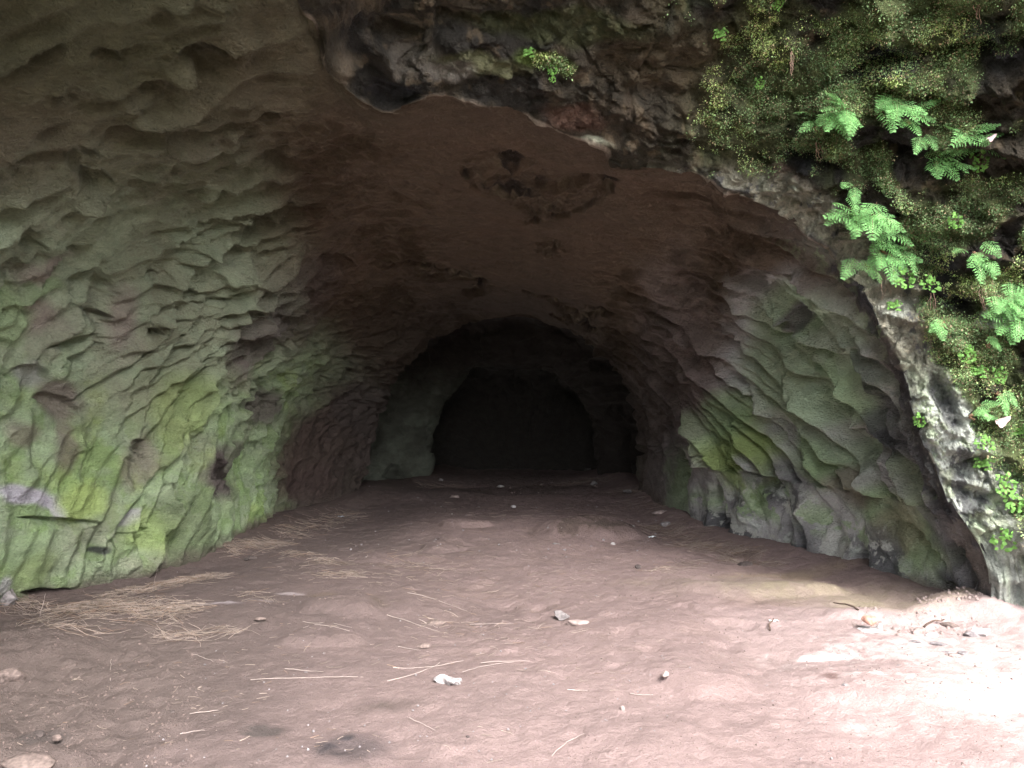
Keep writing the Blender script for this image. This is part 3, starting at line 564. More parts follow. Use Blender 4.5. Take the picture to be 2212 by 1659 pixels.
MS = {'grey': plain_mat('grey_stone', (.15, .135, .135), .85, .4, 40, .004), 'pale': plain_mat('pale_stone', (.21, .165, .155), .9, .3, 50, .004), 'white': plain_mat('white_stone', (.34, .32, .32), .8, .25, 40, .003),
      'brown': plain_mat('brown_stone', (.115, .088, .080), .95, .4, 50, .005), 'dark': plain_mat('dark_clod', (.05, .04, .038), .95, .5, 60, .006), 'slate': plain_mat('slate', (.16, .145, .15), .8, .3, 50, .003), 'red': plain_mat('reddish_stone', (.33, .18, .14), .9, .3, 50, .004)}
STONES = [
 ('rock', 1212, 1322, 38, 22, 'grey', 'grey angular rock standing beside a pale flat rock on the earth', 'rock', 15, .5),
 ('rock', 1249, 1341, 50, 14, 'pale', 'pale pinkish flat rock just right of the grey angular rock', 'rock', 5, .3),
 ('pebble', 1437, 1452, 20, 16, 'pale', 'speckled pale pebble with a dark hollow, alone on the pink earth', 'pebble', 40, .7),
 ('pebble', 1345, 1527, 15, 17, 'pale', 'small upright tan pebble near the middle of the foreground', 'pebble', 70, .8),
 ('rock', 942, 1342, 46, 16, 'brown', 'low brown rock half buried in the earth below a straw stalk', 'rock', 0, .35),
 ('rock', 915, 1392, 30, 10, 'brown', 'thin brown flake of rock left of the long bent straw', 'rock', 10, .3),
 ('stone', 1080, 1049, 20, 7, 'white', 'pale diamond shaped stone far back on the dark cave floor', 'stone', 0, .3),
 ('stone', 983, 1071, 24, 7, 'pale', 'rounded pale stone at the edge of the dark rear hollow', 'stone', 0, .35),
 ('stone', 1108, 1093, 14, 6, 'white', 'small whitish stone on bare earth in front of the rear hollow', 'stone', 0, .5),
 ('stone', 1268, 1011, 17, 9, 'grey', 'grey stone farthest back at the foot of the rear wall', 'stone', 0, .5),
 ('stone', 1283, 1041, 16, 12, 'grey', 'pointed grey stone in straw near the rear right pillar', 'stone', 0, .8),
 ('stone', 951, 1034, 14, 8, 'grey', 'small grey stone beside the rear left pillar', 'stone', 0, .5),
 ('stone', 1357, 1058, 24, 9, 'grey', 'bluish grey slab in straw by the rear right wall', 'stone', 0, .4),
 ('pebble', 1323, 1173, 13, 8, 'white', 'white pebble in front of the low earth mound', 'pebble', 0, .6),
 ('stone', 1201, 1174, 18, 9, 'grey', 'grey stone at the left foot of the low earth mound', 'stone', 0, .5),
 ('clod', 1378, 1222, 15, 12, 'dark', 'dark round clod alone between mound and right straw', 'clod', 0, .8),
 ('rock', 1438, 1130, 26, 17, 'grey', 'grey rock beside the mound against the right straw', 'rock', 0, .6),
 ('rock', 1426, 1103, 42, 12, 'pale', 'long pale rock lying in straw by the right wall', 'rock', -10, .3),
 ('rock', 1611, 1217, 38, 9, 'dark', 'dark flat rock at the near end of the right straw', 'rock', 0, .3),
 ('clod', 1861, 1312, 22, 12, 'brown', 'brown clod on greenish earth below the right wall', 'clod', 0, .5),
 ('rock', 1881, 1335, 42, 20, 'red', 'rounded reddish rock behind the white chips', 'rock', 0, .5),
 ('rock', 1897, 1350, 26, 20, 'white', 'knobbly white rock leaning on the reddish rock', 'rock', 20, .8),
 ('rock_chip', 1872, 1357, 52, 8, 'white', 'long flat white chip in front of the reddish rock', 'rock', 3, .15),
 ('rock', 1987, 1356, 44, 26, 'pale', 'jagged pale rock where the earth turns white', 'rock', 30, .5),
 ('rock', 2010, 1368, 30, 12, 'white', 'flat white rock right of the jagged pale rock', 'rock', -20, .3),
 ('rock', 2098, 1367, 34, 18, 'slate', 'dark angular rock below the foot of the cliff', 'rock', 20, .5),
 ('rock', 2120, 1362, 50, 20, 'white', 'bright white rock behind the dark angular rock', 'rock', 0, .4),
 ('slate_chip', 1978, 1384, 32, 5, 'slate', 'thin grey slate chip, farthest left of the slates', 'slate chip', 0, .12),
 ('slate_chip', 2031, 1389, 42, 7, 'slate', 'long thin slate chip on white dust above the slate trio', 'slate chip', -3, .12),
 ('slate_chip', 2047, 1407, 24, 8, 'slate', 'left dark wedge of three slate chips lying together', 'slate chip', -20, .2),
 ('slate_chip', 2060, 1413, 30, 12, 'pale', 'middle and palest of three slate chips lying together', 'slate chip', 10, .3),
 ('slate_chip', 2082, 1408, 28, 8, 'slate', 'right one of three slate chips lying together', 'slate chip', 5, .2),
 ('pebble', 1963, 1317, 20, 7, 'slate', 'flat grey pebble on yellowish earth by the right wall', 'pebble', 0, .3),
 ('slate_chip', 1943, 1438, 20, 7, 'slate', 'mauve chip alone on the white dusty earth', 'slate chip', 0, .2),
 ('clod', 1821, 1478, 20, 10, 'slate', 'grey clod beside a dark stain on the white earth', 'clod', 0, .5),
 ('rock', 2050, 1345, 40, 16, 'brown', 'low brown rock in the shaded hollow under the cliff foot', 'rock', 0, .35),
 ('rock', 1965, 1230, 1, 1, 'pale', '', '', 0, .5),
 ('stone', 560, 1334, 32, 8, 'brown', 'dark flat stone on earth right of the straw heap', 'stone', 0, .25),
 ('clod', 82, 1583, 36, 18, 'dark', 'dark clod pressed into the earth at lower left', 'clod', 0, .5),
 ('clod', 122, 1590, 22, 16, 'brown', 'brown clod right beside the darker lower left clod', 'clod', 0, .6),
 ('clod', 130, 1352, 50, 28, 'brown', 'brown clod at the lower edge of the straw heap', 'clod', 0, .6),
 ('rock', 22, 1277, 44, 46, 'grey', 'rounded grey rock against the foot of the left wall', 'rock', 0, .9),
 ('rock', 60, 1640, 110, 40, 'brown', 'broad low brown rock at the bottom left corner', 'rock', 10, .3),
 ('rock', 20, 1450, 60, 40, 'brown', 'crumbling brown rock at the left edge below the straw', 'rock', 10, .5),
 ('stone', 541, 1203, 28, 12, 'dark', 'dark stone beside straw under the left wall', 'stone', 0, .4),
 ('pebble', 372, 1536, 12, 7, 'dark', 'tiny dark pebble at the tip of a thin straw', 'pebble', 0, .5),
 ('pebble', 1420, 1222, 8, 5, 'brown', '', '', 0, .5),
 ('pebble', 1010, 1590, 9, 6, 'dark', 'tiny dark pebble low in the middle of the foreground', 'pebble', 0, .6),
 ('stone', 800, 1100, 1, 1, 'dark', '', '', 0, .6)]
for i, (nm, u, v, w_, h_, mt, lab, cat, rot, fl) in enumerate(STONES):
    if not lab: continue
    stone(nm, u, v, w_, h_, MS[mt], lab, cat, rot, fl, seed=20+i, angular=.9 if mt in ('slate', 'grey', 'white') else .5)

# the curled white shell-like stone of the foreground
def curled():
    X0, Y0 = uv_floor(967, 1482); z0 = fz(X0, Y0); vs = []; fs = []; nu, nv = 26, 16
    for i in range(nu+1):
        s = i/nu
        cx = -.065+.13*s; wid = (.022+.030*ss(.35, .9, s)-.012*ss(.9, 1, s))*(1 if s < .98 else .8); arch = .018+.022*math.sin(s*math.pi*1.4+.4)
        if .28 < s < .5: wid *= .75
        for j in range(nv+1):
            t = j/nv*2-1
            z = arch*(1-abs(t)**2.0)+.022*ss(.3, 1, s)*(1-t)*.8+.006*math.sin(7*s+5*t)
            vs.append((cx+.01*math.sin(5*t+3*s), wid*t-.01*ss(.5, 1, s), z))
    top = len(vs)
    vs += [(x, y, max(0, z-.011)) for x, y, z in vs]
    q = lambda i, j, b=0: b+i*(nv+1)+j
    for i in range(nu):
        for j in range(nv):
            fs.append((q(i, j), q(i+1, j), q(i+1, j+1), q(i, j+1))); fs.append((q(i, j, top), q(i, j+1, top), q(i+1, j+1, top), q(i+1, j, top)))
    for i in range(nu):
        for j in (0, nv): fs.append((q(i, j), q(i, j, top), q(i+1, j, top), q(i+1, j)))
    for j in range(nv):
        for i in (0, nu): fs.append((q(i, j), q(i, j+1), q(i, j+1, top), q(i, j, top)))
    o = mesh_obj('stone', vs, fs, plain_mat('bleached_stone', (.22, .20, .20), .7, .4, 55, .003), smooth=True)
    o.location = (X0, Y0, z0+.002); o.rotation_euler = (math.radians(12), 0, math.radians(-8))
    tag(o, 'curled white shell-like stone lying on the earth beside straw stalks', 'stone')
curled()
# paper scraps
def scrap(u, v, w, lab, col, rot):
    X0, Y0 = uv_floor(u, v); z0 = fz(X0, Y0); s = w/F*Y0/2; vs = []; fs = []; rg = random.Random(u)
    for j in range(2):
        for i in range(7): vs.append((-s+2*s*i/6, (-.35+.7*j)*s*(.6+.4*rg.random()), .004+.006*math.sin(i*1.7+j)+.004*rg.random()))
    for i in range(6): fs.append((i, i+1, i+8, i+7))
    o = mesh_obj('paper_scrap', vs, fs, plain_mat('paper_scrap', col, .6, .1, 20, 0), smooth=True); sm = o.modifiers.new('t', 'SOLIDIFY'); sm.thickness = .002
    o.location = (X0, Y0, z0+.006); o.rotation_euler = (0, 0, math.radians(rot)); tag(o, lab, 'paper scrap')
scrap(1408, 1154, 20, 'white paper scrap in straw beside the earth mound', (.7, .75, .8), 35)
scrap(1672, 1346, 22, 'white paper scrap on pink earth in front of the right wall', (.75, .75, .75), 5)
scrap(737, 1112, 14, 'bluish scrap at the far end of the left straw', (.45, .52, .62), 10)
# twigs
def tube_pts(pts, r0, r1, k=4):
    vs = []; fs = []
    for i, p in enumerate(pts):
        a = pts[max(i-1, 0)]; b = pts[min(i+1, len(pts)-1)]; d = Vector(b)-Vector(a)
        if d.length < 1e-6: d = Vector((1, 0, 0))
        d.normalize(); s = d.cross(Vector((.1, .2, 1))).normalized(); t = d.cross(s); r = r0+(r1-r0)*i/(len(pts)-1)
        for j in range(k):
            an = 2*math.pi*j/k; vs.append(Vector(p)+s*math.cos(an)*r+t*math.sin(an)*r)
    for i in range(len(pts)-1):
        for j in range(k): fs.append((i*k+j, i*k+(j+1) % k, (i+1)*k+(j+1) % k, (i+1)*k+j))
    return vs, fs
M_straw = plain_mat('dry_straw', (.26, .215, .20), .7, .3, 8, 0, attr=True)
M_twig = plain_mat('dark_twig', (.08, .055, .045), .9, .3, 40, .001)
LONG = [ # u0,v0,u1,v1,bow(px),label
 (540, 1468, 782, 1471, 3, 'longest straight straw stalk across the lower left earth'), (850, 1446, 1000, 1430, -6, 'straw stalk curving up left of the white stone'), (835, 1480, 950, 1432, -8, 'long bent straw stalk rising just above the white stone'),
 (1000, 1464, 1110, 1442, 3, 'straw stalk leading right from the white stone'), (1040, 1444, 1143, 1438, 2, 'bright thick straw stalk right of the white stone'), (880, 1290, 1010, 1310, 6, 'straw stalk with a hooked end in the middle distance'), (835, 1338, 945, 1354, 6, 'straw stalk with a pale tip left of the buried brown rock'),
 (655, 1356, 760, 1366, -3, 'upper of two parallel straw stalks by the raised slab'), (655, 1370, 755, 1380, -2, 'lower of two parallel straw stalks by the raised slab'), (860, 1398, 925, 1408, 1, 'short straw stalk with a white end above the foreground'), (905, 1335, 945, 1346, 0, 'short pale straw above the buried brown rock'), (1015, 1338, 1110, 1342, 3, 'knobbly straw stalk left of the grey angular rock'),
 (885, 1567, 942, 1592, 0, 'forked straw lying in the lower middle foreground'), (1362, 1510, 1412, 1513, 0, 'straight pale straw in the right foreground'), (390, 1581, 442, 1577, 1, 'small forked straw at lower left'), (395, 1416, 460, 1432, 2, 'bent straw on cloddy earth below the straw heap'), (410, 1536, 470, 1530, 1, 'thin straw pointing at a tiny dark pebble'), (615, 1450, 700, 1458, -2, 'straw stalk just above the longest one'), (240, 1470, 240, 1426, 2, 'upright looking straw on the left foreground'),
 (1225, 1500, 1270, 1503, 0, 'short pale straw right of the white stone'), (1190, 1636, 1260, 1601, 6, 'twig-like dry stalk near the bottom middle'), (330, 1290, 345, 1240, 0, 'straw sticking up out of the left straw heap'), (86, 1330, 90, 1290, 0, 'straw standing upright against the left wall foot')]
def straw_path(x0, y0, x1, y1, bow, r, segs=7, wob=.003, seed=0, up=0):
    rg = random.Random(seed); pts = []; dx, dy = x1-x0, y1-y0; L_ = math.hypot(dx, dy)+1e-6; nx, ny = -dy/L_, dx/L_
    for i in range(segs+1):
        t = i/segs; b = bow*4*t*(1-t); pts.append([x0+dx*t+nx*b+rg.uniform(-wob, wob), y0+dy*t+ny*b+rg.uniform(-wob, wob)])
    a = np.array(pts); z = floor_h(a[:, 0], a[:, 1]); return [(p[0], p[1], float(zz)+r+.004+up*i/segs) for i, (p, zz) in enumerate(zip(pts, z))]
for i, (u0, v0, u1, v1, bow, lab) in enumerate(LONG):
    x0, y0 = uv_floor(u0, v0); x1, y1 = uv_floor(u1, v1); up = 0
    if 'upright' in lab and v0 < 1400 or 'sticking' in lab: x1, y1 = x0+.02, y0+.03; up = .15
    r = .0020
    vs, fs = tube_pts(straw_path(x0, y0, x1, y1, bow/F*y0, r, 9, .004, i, up), r, r*.6, 5)
    o = mesh_obj('straw_stalk', vs, fs, M_straw, smooth=True, col=np.ones((len(vs), 3))*(1.0 if i % 2 else 1.15)); tag(o, lab, 'straw', 'long straw stalks lying on the cave floor')
for (u0, v0, u1, v1, lab) in [(1662, 1362, 1672, 1350, 'short dark twig poking out of the pink earth'), (1855, 1345, 1800, 1325, 'dark twig reaching left from the white chips'), (1995, 1361, 2040, 1352, 'pale brown twig across the jagged pale rock')]:
    x0, y0 = uv_floor(u0, v0); x1, y1 = uv_floor(u1, v1)
    vs, fs = tube_pts(straw_path(x0, y0, x1, y1, .01, .006, 6, .006, u0, .03), .007, .004, 6); tag(mesh_obj('twig', vs, fs, M_twig, smooth=True), lab, 'twig')

# straw litter: drifts along both walls and thin scatter
def litter(name, lab, zones, seed):
    rg = random.Random(seed); V_ = []; F_ = []; C_ = []
    for (u0, v0, u1, v1, wd, count, lo, hi, thick) in zones:
        xa, ya = uv_floor(u0, v0); xb, yb = uv_floor(u1, v1)
        for q in range(int(count*.72)):
            t = rg.random(); off = rg.gauss(0, wd*.5)
            dx, dy = xb-xa, yb-ya; l = math.hypot(dx, dy)+1e-6
            x = xa+dx*t-dy/l*off+rg.gauss(0, .02); y = ya+dy*t+dx/l*off
            an = rg.gauss(math.atan2(dy, dx) if rg.random() < .35 else 0, .55) if rg.random() < .8 else rg.uniform(0, math.pi)
            ln = rg.uniform(lo, hi)*(.6+.4*rg.random()); r = rg.uniform(.0009, .0019)
            ex, ey = math.cos(an)*ln/2, math.sin(an)*ln/2
            p = straw_fast(x-ex, y-ey, x+ex, y+ey, rg.gauss(0, .08)*ln, rg)
            hh = thick*rg.random()*math.exp(-(off/wd)**2*1.5)
            tl = rg.gauss(0, .10)*ln*(thick > .01)
            p = [(a, b, hh+.003+tl*(i/3-.5)) for i, (a, b) in enumerate(p)]
            V_.append(p); C_.append((rg.uniform(.55, 1.15), r, rg.random()))
    pts = np.array(V_); z = floor_h(pts[..., 0].reshape(-1), pts[..., 1].reshape(-1)).reshape(pts.shape[:2])
    pts[..., 2] = z+np.maximum(pts[..., 2], .001)
    verts = []; faces = []; cols = []
    for p, (c, r, h) in zip(pts, C_):
        b = len(verts); vs, fs = tube_pts([tuple(x) for x in p], r, r*.7, 3); verts += vs; faces += [tuple(i+b for i in f) for f in fs]
        cc = np.array((1, .97, .9) if h < .8 else (.75, .62, .5))*c; cols += [cc]*len(vs)
    o = mesh_obj(name, verts, faces, M_straw, col=np.array(cols)); tag(o, lab, 'straw', kind='stuff')
def straw_fast(x0, y0, x1, y1, bow, rg):
    dx, dy = x1-x0, y1-y0; l = math.hypot(dx, dy)+1e-6
    return [(x0+dx*t-dy/l*bow*4*t*(1-t), y0+dy*t+dx/l*bow*4*t*(1-t)) for t in (0, 1/3, 2/3, 1)]
litter('straw_litter', 'loose pale straw heaped along the foot of the left wall', [
    (0, 1305, 230, 1340, .16, 420, .08, .28, .05), (150, 1325, 420, 1350, .22, 700, .08, .30, .04), (230, 1300, 470, 1245, .22, 520, .08, .30, .03), (60, 1340, 190, 1400, .14, 130, .08, .25, .02), (330, 1390, 520, 1375, .10, 110, .1, .3, .015), (480, 1200, 620, 1170, .20, 420, .08, .3, .03), (600, 1160, 760, 1105, .25, 420, .08, .3, .03), (610, 1195, 720, 1225, .12, 150, .08, .25, .015), (690, 1250, 790, 1240, .14, 130, .06, .2, .015), (520, 1295, 590, 1320, .1, 50, .08, .25, .01), (900, 1050, 1000, 1045, .25, 120, .08, .3, .02)], 5)
litter('straw_drift', 'loose pinkish straw drifted against the foot of the right wall', [
    (1400, 1130, 1500, 1165, .22, 330, .08, .26, .03), (1480, 1170, 1640, 1205, .20, 480, .08, .26, .03), (1560, 1200, 1700, 1222, .10, 160, .08, .2, .02), (1340, 1065, 1430, 1110, .3, 240, .08, .3, .03), (1200, 1045, 1340, 1045, .3, 140, .1, .3, .02), (1500, 1200, 1420, 1240, .2, 120, .06, .2, .01)], 6)
litter('straw_scatter', 'thin straw bits scattered over the open earth floor', [
    (500, 1400, 1100, 1400, .55, 70, .02, .11, 0), (120, 1480, 600, 1500, .5, 90, .015, .08, 0), (800, 1250, 1300, 1250, 1.0, 230, .03, .14, 0), (900, 1330, 1250, 1380, .4, 80, .03, .16, 0), (200, 1600, 1100, 1620, .2, 50, .012, .07, 0), (1100, 1460, 1500, 1430, .4, 50, .02, .08, 0), (850, 1210, 960, 1235, .25, 90, .05, .2, .01), (600, 1250, 1000, 1180, .7, 170, .04, .18, 0), (1000, 1120, 1400, 1100, 1.2, 140, .05, .2, 0)], 7)
# crumbs of soil and gravel
def crumbs(name, lab, zones, mat, seed, cat):
    rg = random.Random(seed); pts = []; sz = []
    for (u0, v0, u1, v1, cnt, lo, hi) in zones:
        for q in range(cnt):
            u = rg.uniform(u0, u1); v = rg.uniform(v0, v1); x, y = uv_floor(u, v); pts.append((x, y)); sz.append(rg.uniform(lo, hi)*rg.random()**.6+lo*.4)
    a = np.array(pts); z = floor_h(a[:, 0], a[:, 1]); verts = []; faces = []
    for (x, y), zz, s in zip(pts, z, sz):
        b = len(verts); o_ = rg.random()*6
        for k_ in range(5): verts.append((x+s*math.cos(o_+k_*1.257)*rg.uniform(.7, 1.1), y+s*math.sin(o_+k_*1.257)*rg.uniform(.7, 1.1), zz-s*.2))
        for k_ in range(3): verts.append((x+s*.55*math.cos(o_+k_*2.09+.3), y+s*.55*math.sin(o_+k_*2.09+.3), zz+s*rg.uniform(.35, .8)))
        faces += [(b, b+1, b+5), (b+1, b+2, b+6, b+5), (b+2, b+3, b+6), (b+3, b+4, b+7, b+6), (b+4, b, b+5, b+7), (b+5, b+6, b+7)]
    tag(mesh_obj(name, verts, faces, mat), lab, cat, kind='stuff')
crumbs('soil_crumbs', 'small brown crumbs of soil strewn over the earth floor', [(-80, 1380, 420, 1659, 1100, .003, .010), (400, 1380, 1500, 1659, 350, .002, .005), (600, 1100, 1700, 1380, 500, .004, .013), (1200, 1400, 2212, 1659, 350, .002, .008)], plain_mat('soil', (.10, .075, .068), .95, .5, 60, .003), 8, 'soil')
crumbs('pebble_grit', 'tiny grey grit scattered thinly across the cave floor', [(300, 1200, 1900, 1659, 420, .003, .008), (700, 1060, 1450, 1200, 160, .006, .016)], MS['slate'], 12, 'grit')
crumbs('gravel', 'pale gravel and rubble below the right cliff foot', [(1980, 1305, 2130, 1340, 130, .006, .022), (1840, 1335, 2120, 1375, 170, .005, .018), (1700, 1400, 2212, 1500, 120, .003, .010), (1100, 1040, 1300, 1060, 30, .01, .03)], MS['pale'], 9, 'gravel')

# ------------------------------------------------------------------ ferns and small plants
M_fern = plain_mat('fern_green', (.20, .42, .16), .55, .25, 12, 0, transl=.3, attr=True)
M_moss = plain_mat('moss_leaves', (.25, .35, .16), .8, .4, 4, 0, transl=.15, attr=True)
M_leaf = plain_mat('sprig_green', (.16, .34, .09), .6, .3, 14, 0, transl=.3, attr=True)
M_stem = plain_mat('fern_stalk', (.16, .10, .06), .8, .2, 30, 0)
def frond_mesh(seed, length=.2):
    # drooping triangular frond: grows along +X, leaflets across Y, face up +Z
    rg = random.Random(seed); vs = []; fs = []; cs = []; np_ = 9
    def axis(t): return Vector((length*t, .03*math.sin(t*2+seed)*length, length*(.10*math.sin(t*2.2)-.16*t*t)))
    def tri(a, b, c, d, k):
        i = len(vs); vs.extend([a, b, c, d]); fs.append((i, i+1, i+2, i+3)); cs.extend([k]*4)
    for i in range(np_):
        t = .16+.80*i/(np_-1); p = axis(t); d = (axis(t+.02)-axis(t-.02)).normalized(); nrm = Vector((0, 0, 1)); s = d.cross(nrm).normalized()
        pl = length*.40*(1-t)**.75*(.75 if i == 0 else 1)+length*.045
        for sg in (-1, 1):
            pd = (s*sg*.86+d*.50).normalized(); k0 = rg.uniform(.75, 1.25); dr = Vector((0, 0, -rg.uniform(.05, .4)))
            nl = 4 if pl > length*.16 else 3
            for q in range(nl):
                tt = (q+.2)/nl; c0 = p+pd*pl*tt+dr*pl*tt*tt; ll = length*.072*(1-tt*.65)*(.9+.2*rg.random())
                for s2 in (-1, 1):
                    ld = (pd.cross(nrm)*s2*.8+pd*.6).normalized(); w_ = pd*ll*.42
                    m1 = c0+ld*ll*.5; tri(c0, m1+w_, c0+ld*ll+dr*ll*.3, m1-w_, k0*rg.uniform(.85, 1.1))
            e = p+pd*pl*.72+dr*pl*.5; f_ = pd.cross(nrm)*length*.016
            tri(e-pd*pl*.3, e+f_, p+pd*pl*1.08+dr*pl*1.1, e-f_, k0)
    pts = [axis(i/10) for i in range(11)]; tv, tf = tube_pts(pts, .0014, .0006, 3)
    return vs, fs, np.array([(c, c, c*.95) for c in cs]), tv, tf
FRONDS = []
for i in range(6):
    vs, fs, cs, tv, tf = frond_mesh(i*3+1); o = mesh_obj('frond', vs, fs, M_fern, col=cs); st = mesh_obj('stalk', tv, tf, M_stem, o); FRONDS.append(o)
used_f = [False]*6
def fern(u, v, spread, nfr, size, lab, seed, downbias=.5):
    r_ = on_rock(u, v)
    if r_ is None: print('no rock for fern', u, v); return
    p0, nn = r_; rg = random.Random(seed)
    root = bpy.data.objects.new('fern', None); COL.objects.link(root); root.location = p0; tag(root, lab, 'fern', 'ferns growing out of the mossy cliff')
    # knotted brown rootstock gripping the rock
    pts = [Vector((math.sin(q*1.3+seed)*.018, -.01-.004*q, .02-.008*q)) for q in range(6)]; tv, tf = tube_pts(pts, .010, .005, 6); mesh_obj('rootstock', tv, tf, M_stem, root, smooth=True)
    for i in range(nfr):
        k_ = rg.randrange(6); src = FRONDS[k_]
        if used_f[k_]:
            o = src.copy(); COL.objects.link(o); c_ = src.children[0].copy(); COL.objects.link(c_); c_.parent = o
        else: o = src
        used_f[k_] = True
        rr_ = rg.random()**.5; an = rg.uniform(0, 2*math.pi)
        r2_ = on_rock(u+spread[0]*rr_*math.cos(an), v+spread[1]*rr_*math.sin(an)-12)
        pp_ = r2_[0] if r2_ else p0
        az = rg.gauss(0, .85) if not (lab.find('reaching') > 0 and i < 3) else 1.9
        ax = Vector((math.sin(az), -rg.uniform(.35, .9), -math.cos(az)*.75)).normalized()
        zz = Vector((rg.uniform(-.3, .3), -.75, .75)); zz = (zz-ax*zz.dot(ax)).normalized(); yy = zz.cross(ax)
        M_ = Matrix((ax, yy, zz)).transposed().to_4x4() @ Matrix.Rotation(rg.uniform(-.4, .4), 4, 'X')
        o.parent = root
        o.matrix_local = Matrix.Translation(pp_-p0+Vector((0, -.02, .01))) @ M_ @ Matrix.Scale(size*rg.uniform(.85, 1.35), 4)
FERNS = [(2195, 640, (30, 24), 8, .9, 'fern at the right edge just above the bushy one', 17), (1960, 270, (16, 16), 4, .7, 'small fern just right of the upright bunch', 18), (2125, 740, (12, 8), 3, .6, 'tiny fern on moss left of the low hanging one', 19),
    (1800, 262, (42, 14), 16, 1.0, 'wide fern hanging from the cliff, topmost on its left', 1), (1760, 275, (14, 16), 4, .9, 'sparse fern trailing down at the far left of the cliff ferns', 2), (1925, 235, (18, 22), 11, .95, 'upright bunch of fern high on the cliff, right of the wide one', 3),
    (1985, 308, (12, 6), 3, .6, 'little yellow-green fern between the two upper right ferns', 4), (2075, 315, (20, 20), 8, .9, 'fern reaching up to the right on the upper cliff', 5), (2020, 362, (34, 14), 10, .85, 'fern with drooping tips below the one reaching right', 6),
    (1860, 470, (44, 30), 20, 1.1, 'largest and densest fern just above the mouth rim', 7), (1835, 425, (16, 14), 4, .8, 'small fern at the top left of the densest one', 8), (1910, 540, (36, 34), 12, 1.0, 'dense fern hanging below right of the largest one', 9), (1870, 575, (24, 12), 6, .85, 'fern with its tips touching the bare rock rim', 10),
    (2100, 548, (24, 22), 7, .85, 'light fern on moss at mid height near the right edge', 11), (2170, 660, (34, 16), 10, .95, 'bushy fern cut by the right edge of the picture', 12), (2185, 705, (30, 16), 9, .95, 'fern hanging low under the bushy right edge fern', 13),
    (2025, 705, (14, 8), 3, .7, 'single small fern on pale rock right of the rim', 14), (2100, 905, (16, 12), 4, .6, 'pale small fern on the lower cliff bank', 15), (2160, 860, (14, 12), 3, .7, 'faint fern above a fallen grey leaf', 16)]
for f_ in FERNS: fern(*f_)
# leafy sprigs
def sprig_mesh(seed):
    rg = random.Random(seed); vs = []; fs = []; cs = []; sv = []; sf = []
    for i in range(34):
        a = rg.uniform(0, 2*math.pi); R_ = rg.random()**.6*.055; c = Vector((R_*math.cos(a), R_*math.sin(a)*1.2, .012+.025*rg.random())); s = rg.uniform(.008, .015); k_ = rg.uniform(.7, 1.25)
        tx = Vector((rg.gauss(0, 1), rg.gauss(0, 1), rg.gauss(0, .35))).normalized(); ty = tx.cross(Vector((rg.gauss(0, .4), rg.gauss(0, .4), 1))).normalized(); b = len(vs)
        for q in range(7): 
            r_ = s*(1 if q % 2 else .75); vs.append(c+tx*r_*math.cos(q*.8976)+ty*r_*math.sin(q*.8976)+Vector((0, 0, .002*(q % 2))))
        fs.append(tuple(range(b, b+7))); cs += [k_]*7
        if i % 3 == 0:
            b = len(sv); tv, tf = tube_pts([Vector((0, 0, -.01)), c*.5+Vector((0, 0, .006)), c], .001, .0007, 3); sv += tv; sf += [tuple(x+b for x in f) for f in tf]
    return vs, fs, np.array([(c, c, c*.9) for c in cs]), sv, sf
SPR = []
for i in range(4):
    vs, fs, cs, tv, tf = sprig_mesh(40+i); e_ = bpy.data.objects.new('leafy_sprig', None); COL.objects.link(e_); mesh_obj('leaves', vs, fs, M_leaf, e_, col=cs); mesh_obj('stem', tv, tf, M_stem, e_); SPR.append(e_)
SP = [(1560, 75, 1.0, 'lone leafy sprig near the top of the dark cliff'), (1637, 183, .7, 'tiny leafy sprig right of centre on the dark overhang'), (1188, 150, .8, 'bright leafy sprig on the centre of the overhang'), (1190, 178, .5, 'smallest sprig hanging below the bright centre one'), (1150, 118, .8, 'leafy sprig on the mossy ledge at top centre'), (1680, 8, .8, 'leafy sprig cut by the top edge of the picture'),
      (1945, 610, 1.5, 'yellow-green sprig patch below the dense ferns'), (2005, 615, 1.3, 'leafy sprig right of the yellow-green patch'), (1925, 655, 1.0, 'leafy sprig on the bare rim below the ferns'), (2120, 350, 1.2, 'leafy sprig right of the upper drooping fern'), (2060, 480, 1.0, 'leafy sprig above a dark hollow on the cliff'), (2085, 760, 1.2, 'leafy sprig on moss, upper one of the lower bank'), (2110, 800, 1.1, 'leafy sprig below the upper bank sprig'), (2150, 815, 1.0, 'leafy sprig right of the two lower bank sprigs'),
      (1985, 912, .9, 'small sprig rooted right on the pale rim'), (2120, 960, 1.2, 'leafy sprig above the right edge moss cushion'), (2120, 1000, 1.2, 'leafy sprig beside white lichen on the lower bank'), (2165, 1045, 1.4, 'leafy sprig hanging at the right over brown soil'), (2180, 1085, 1.3, 'leafy sprig second from the foot of the cliff'), (2165, 1160, 1.5, 'lowest leafy sprig beside the foot of the cliff'), (2200, 930, 1.3, 'sprig at the right edge beside bright moss'), (2170, 1180, 1.1, '')]
sused = [False]*4
for i, (u, v, s_, lab) in enumerate(SP):
    r_ = on_rock(u, v)
    if r_ is None or not lab: continue
    p0, nn = r_; k_ = i % 4; o = SPR[k_] if not sused[k_] else SPR[k_].copy()
    if sused[k_]:
        COL.objects.link(o)
        for ch in SPR[k_].children: c_ = ch.copy(); COL.objects.link(c_); c_.parent = o
    sused[k_] = True
    nn = (nn+Vector((-.2, -.8, .1))).normalized()
    o.matrix_world = Matrix.Translation(p0+nn*.01) @ nn.to_track_quat('Z', 'Y').to_matrix().to_4x4() @ Matrix.Scale(s_*.9, 4); tag(o, lab, 'plant', 'leafy sprigs on the cliff')
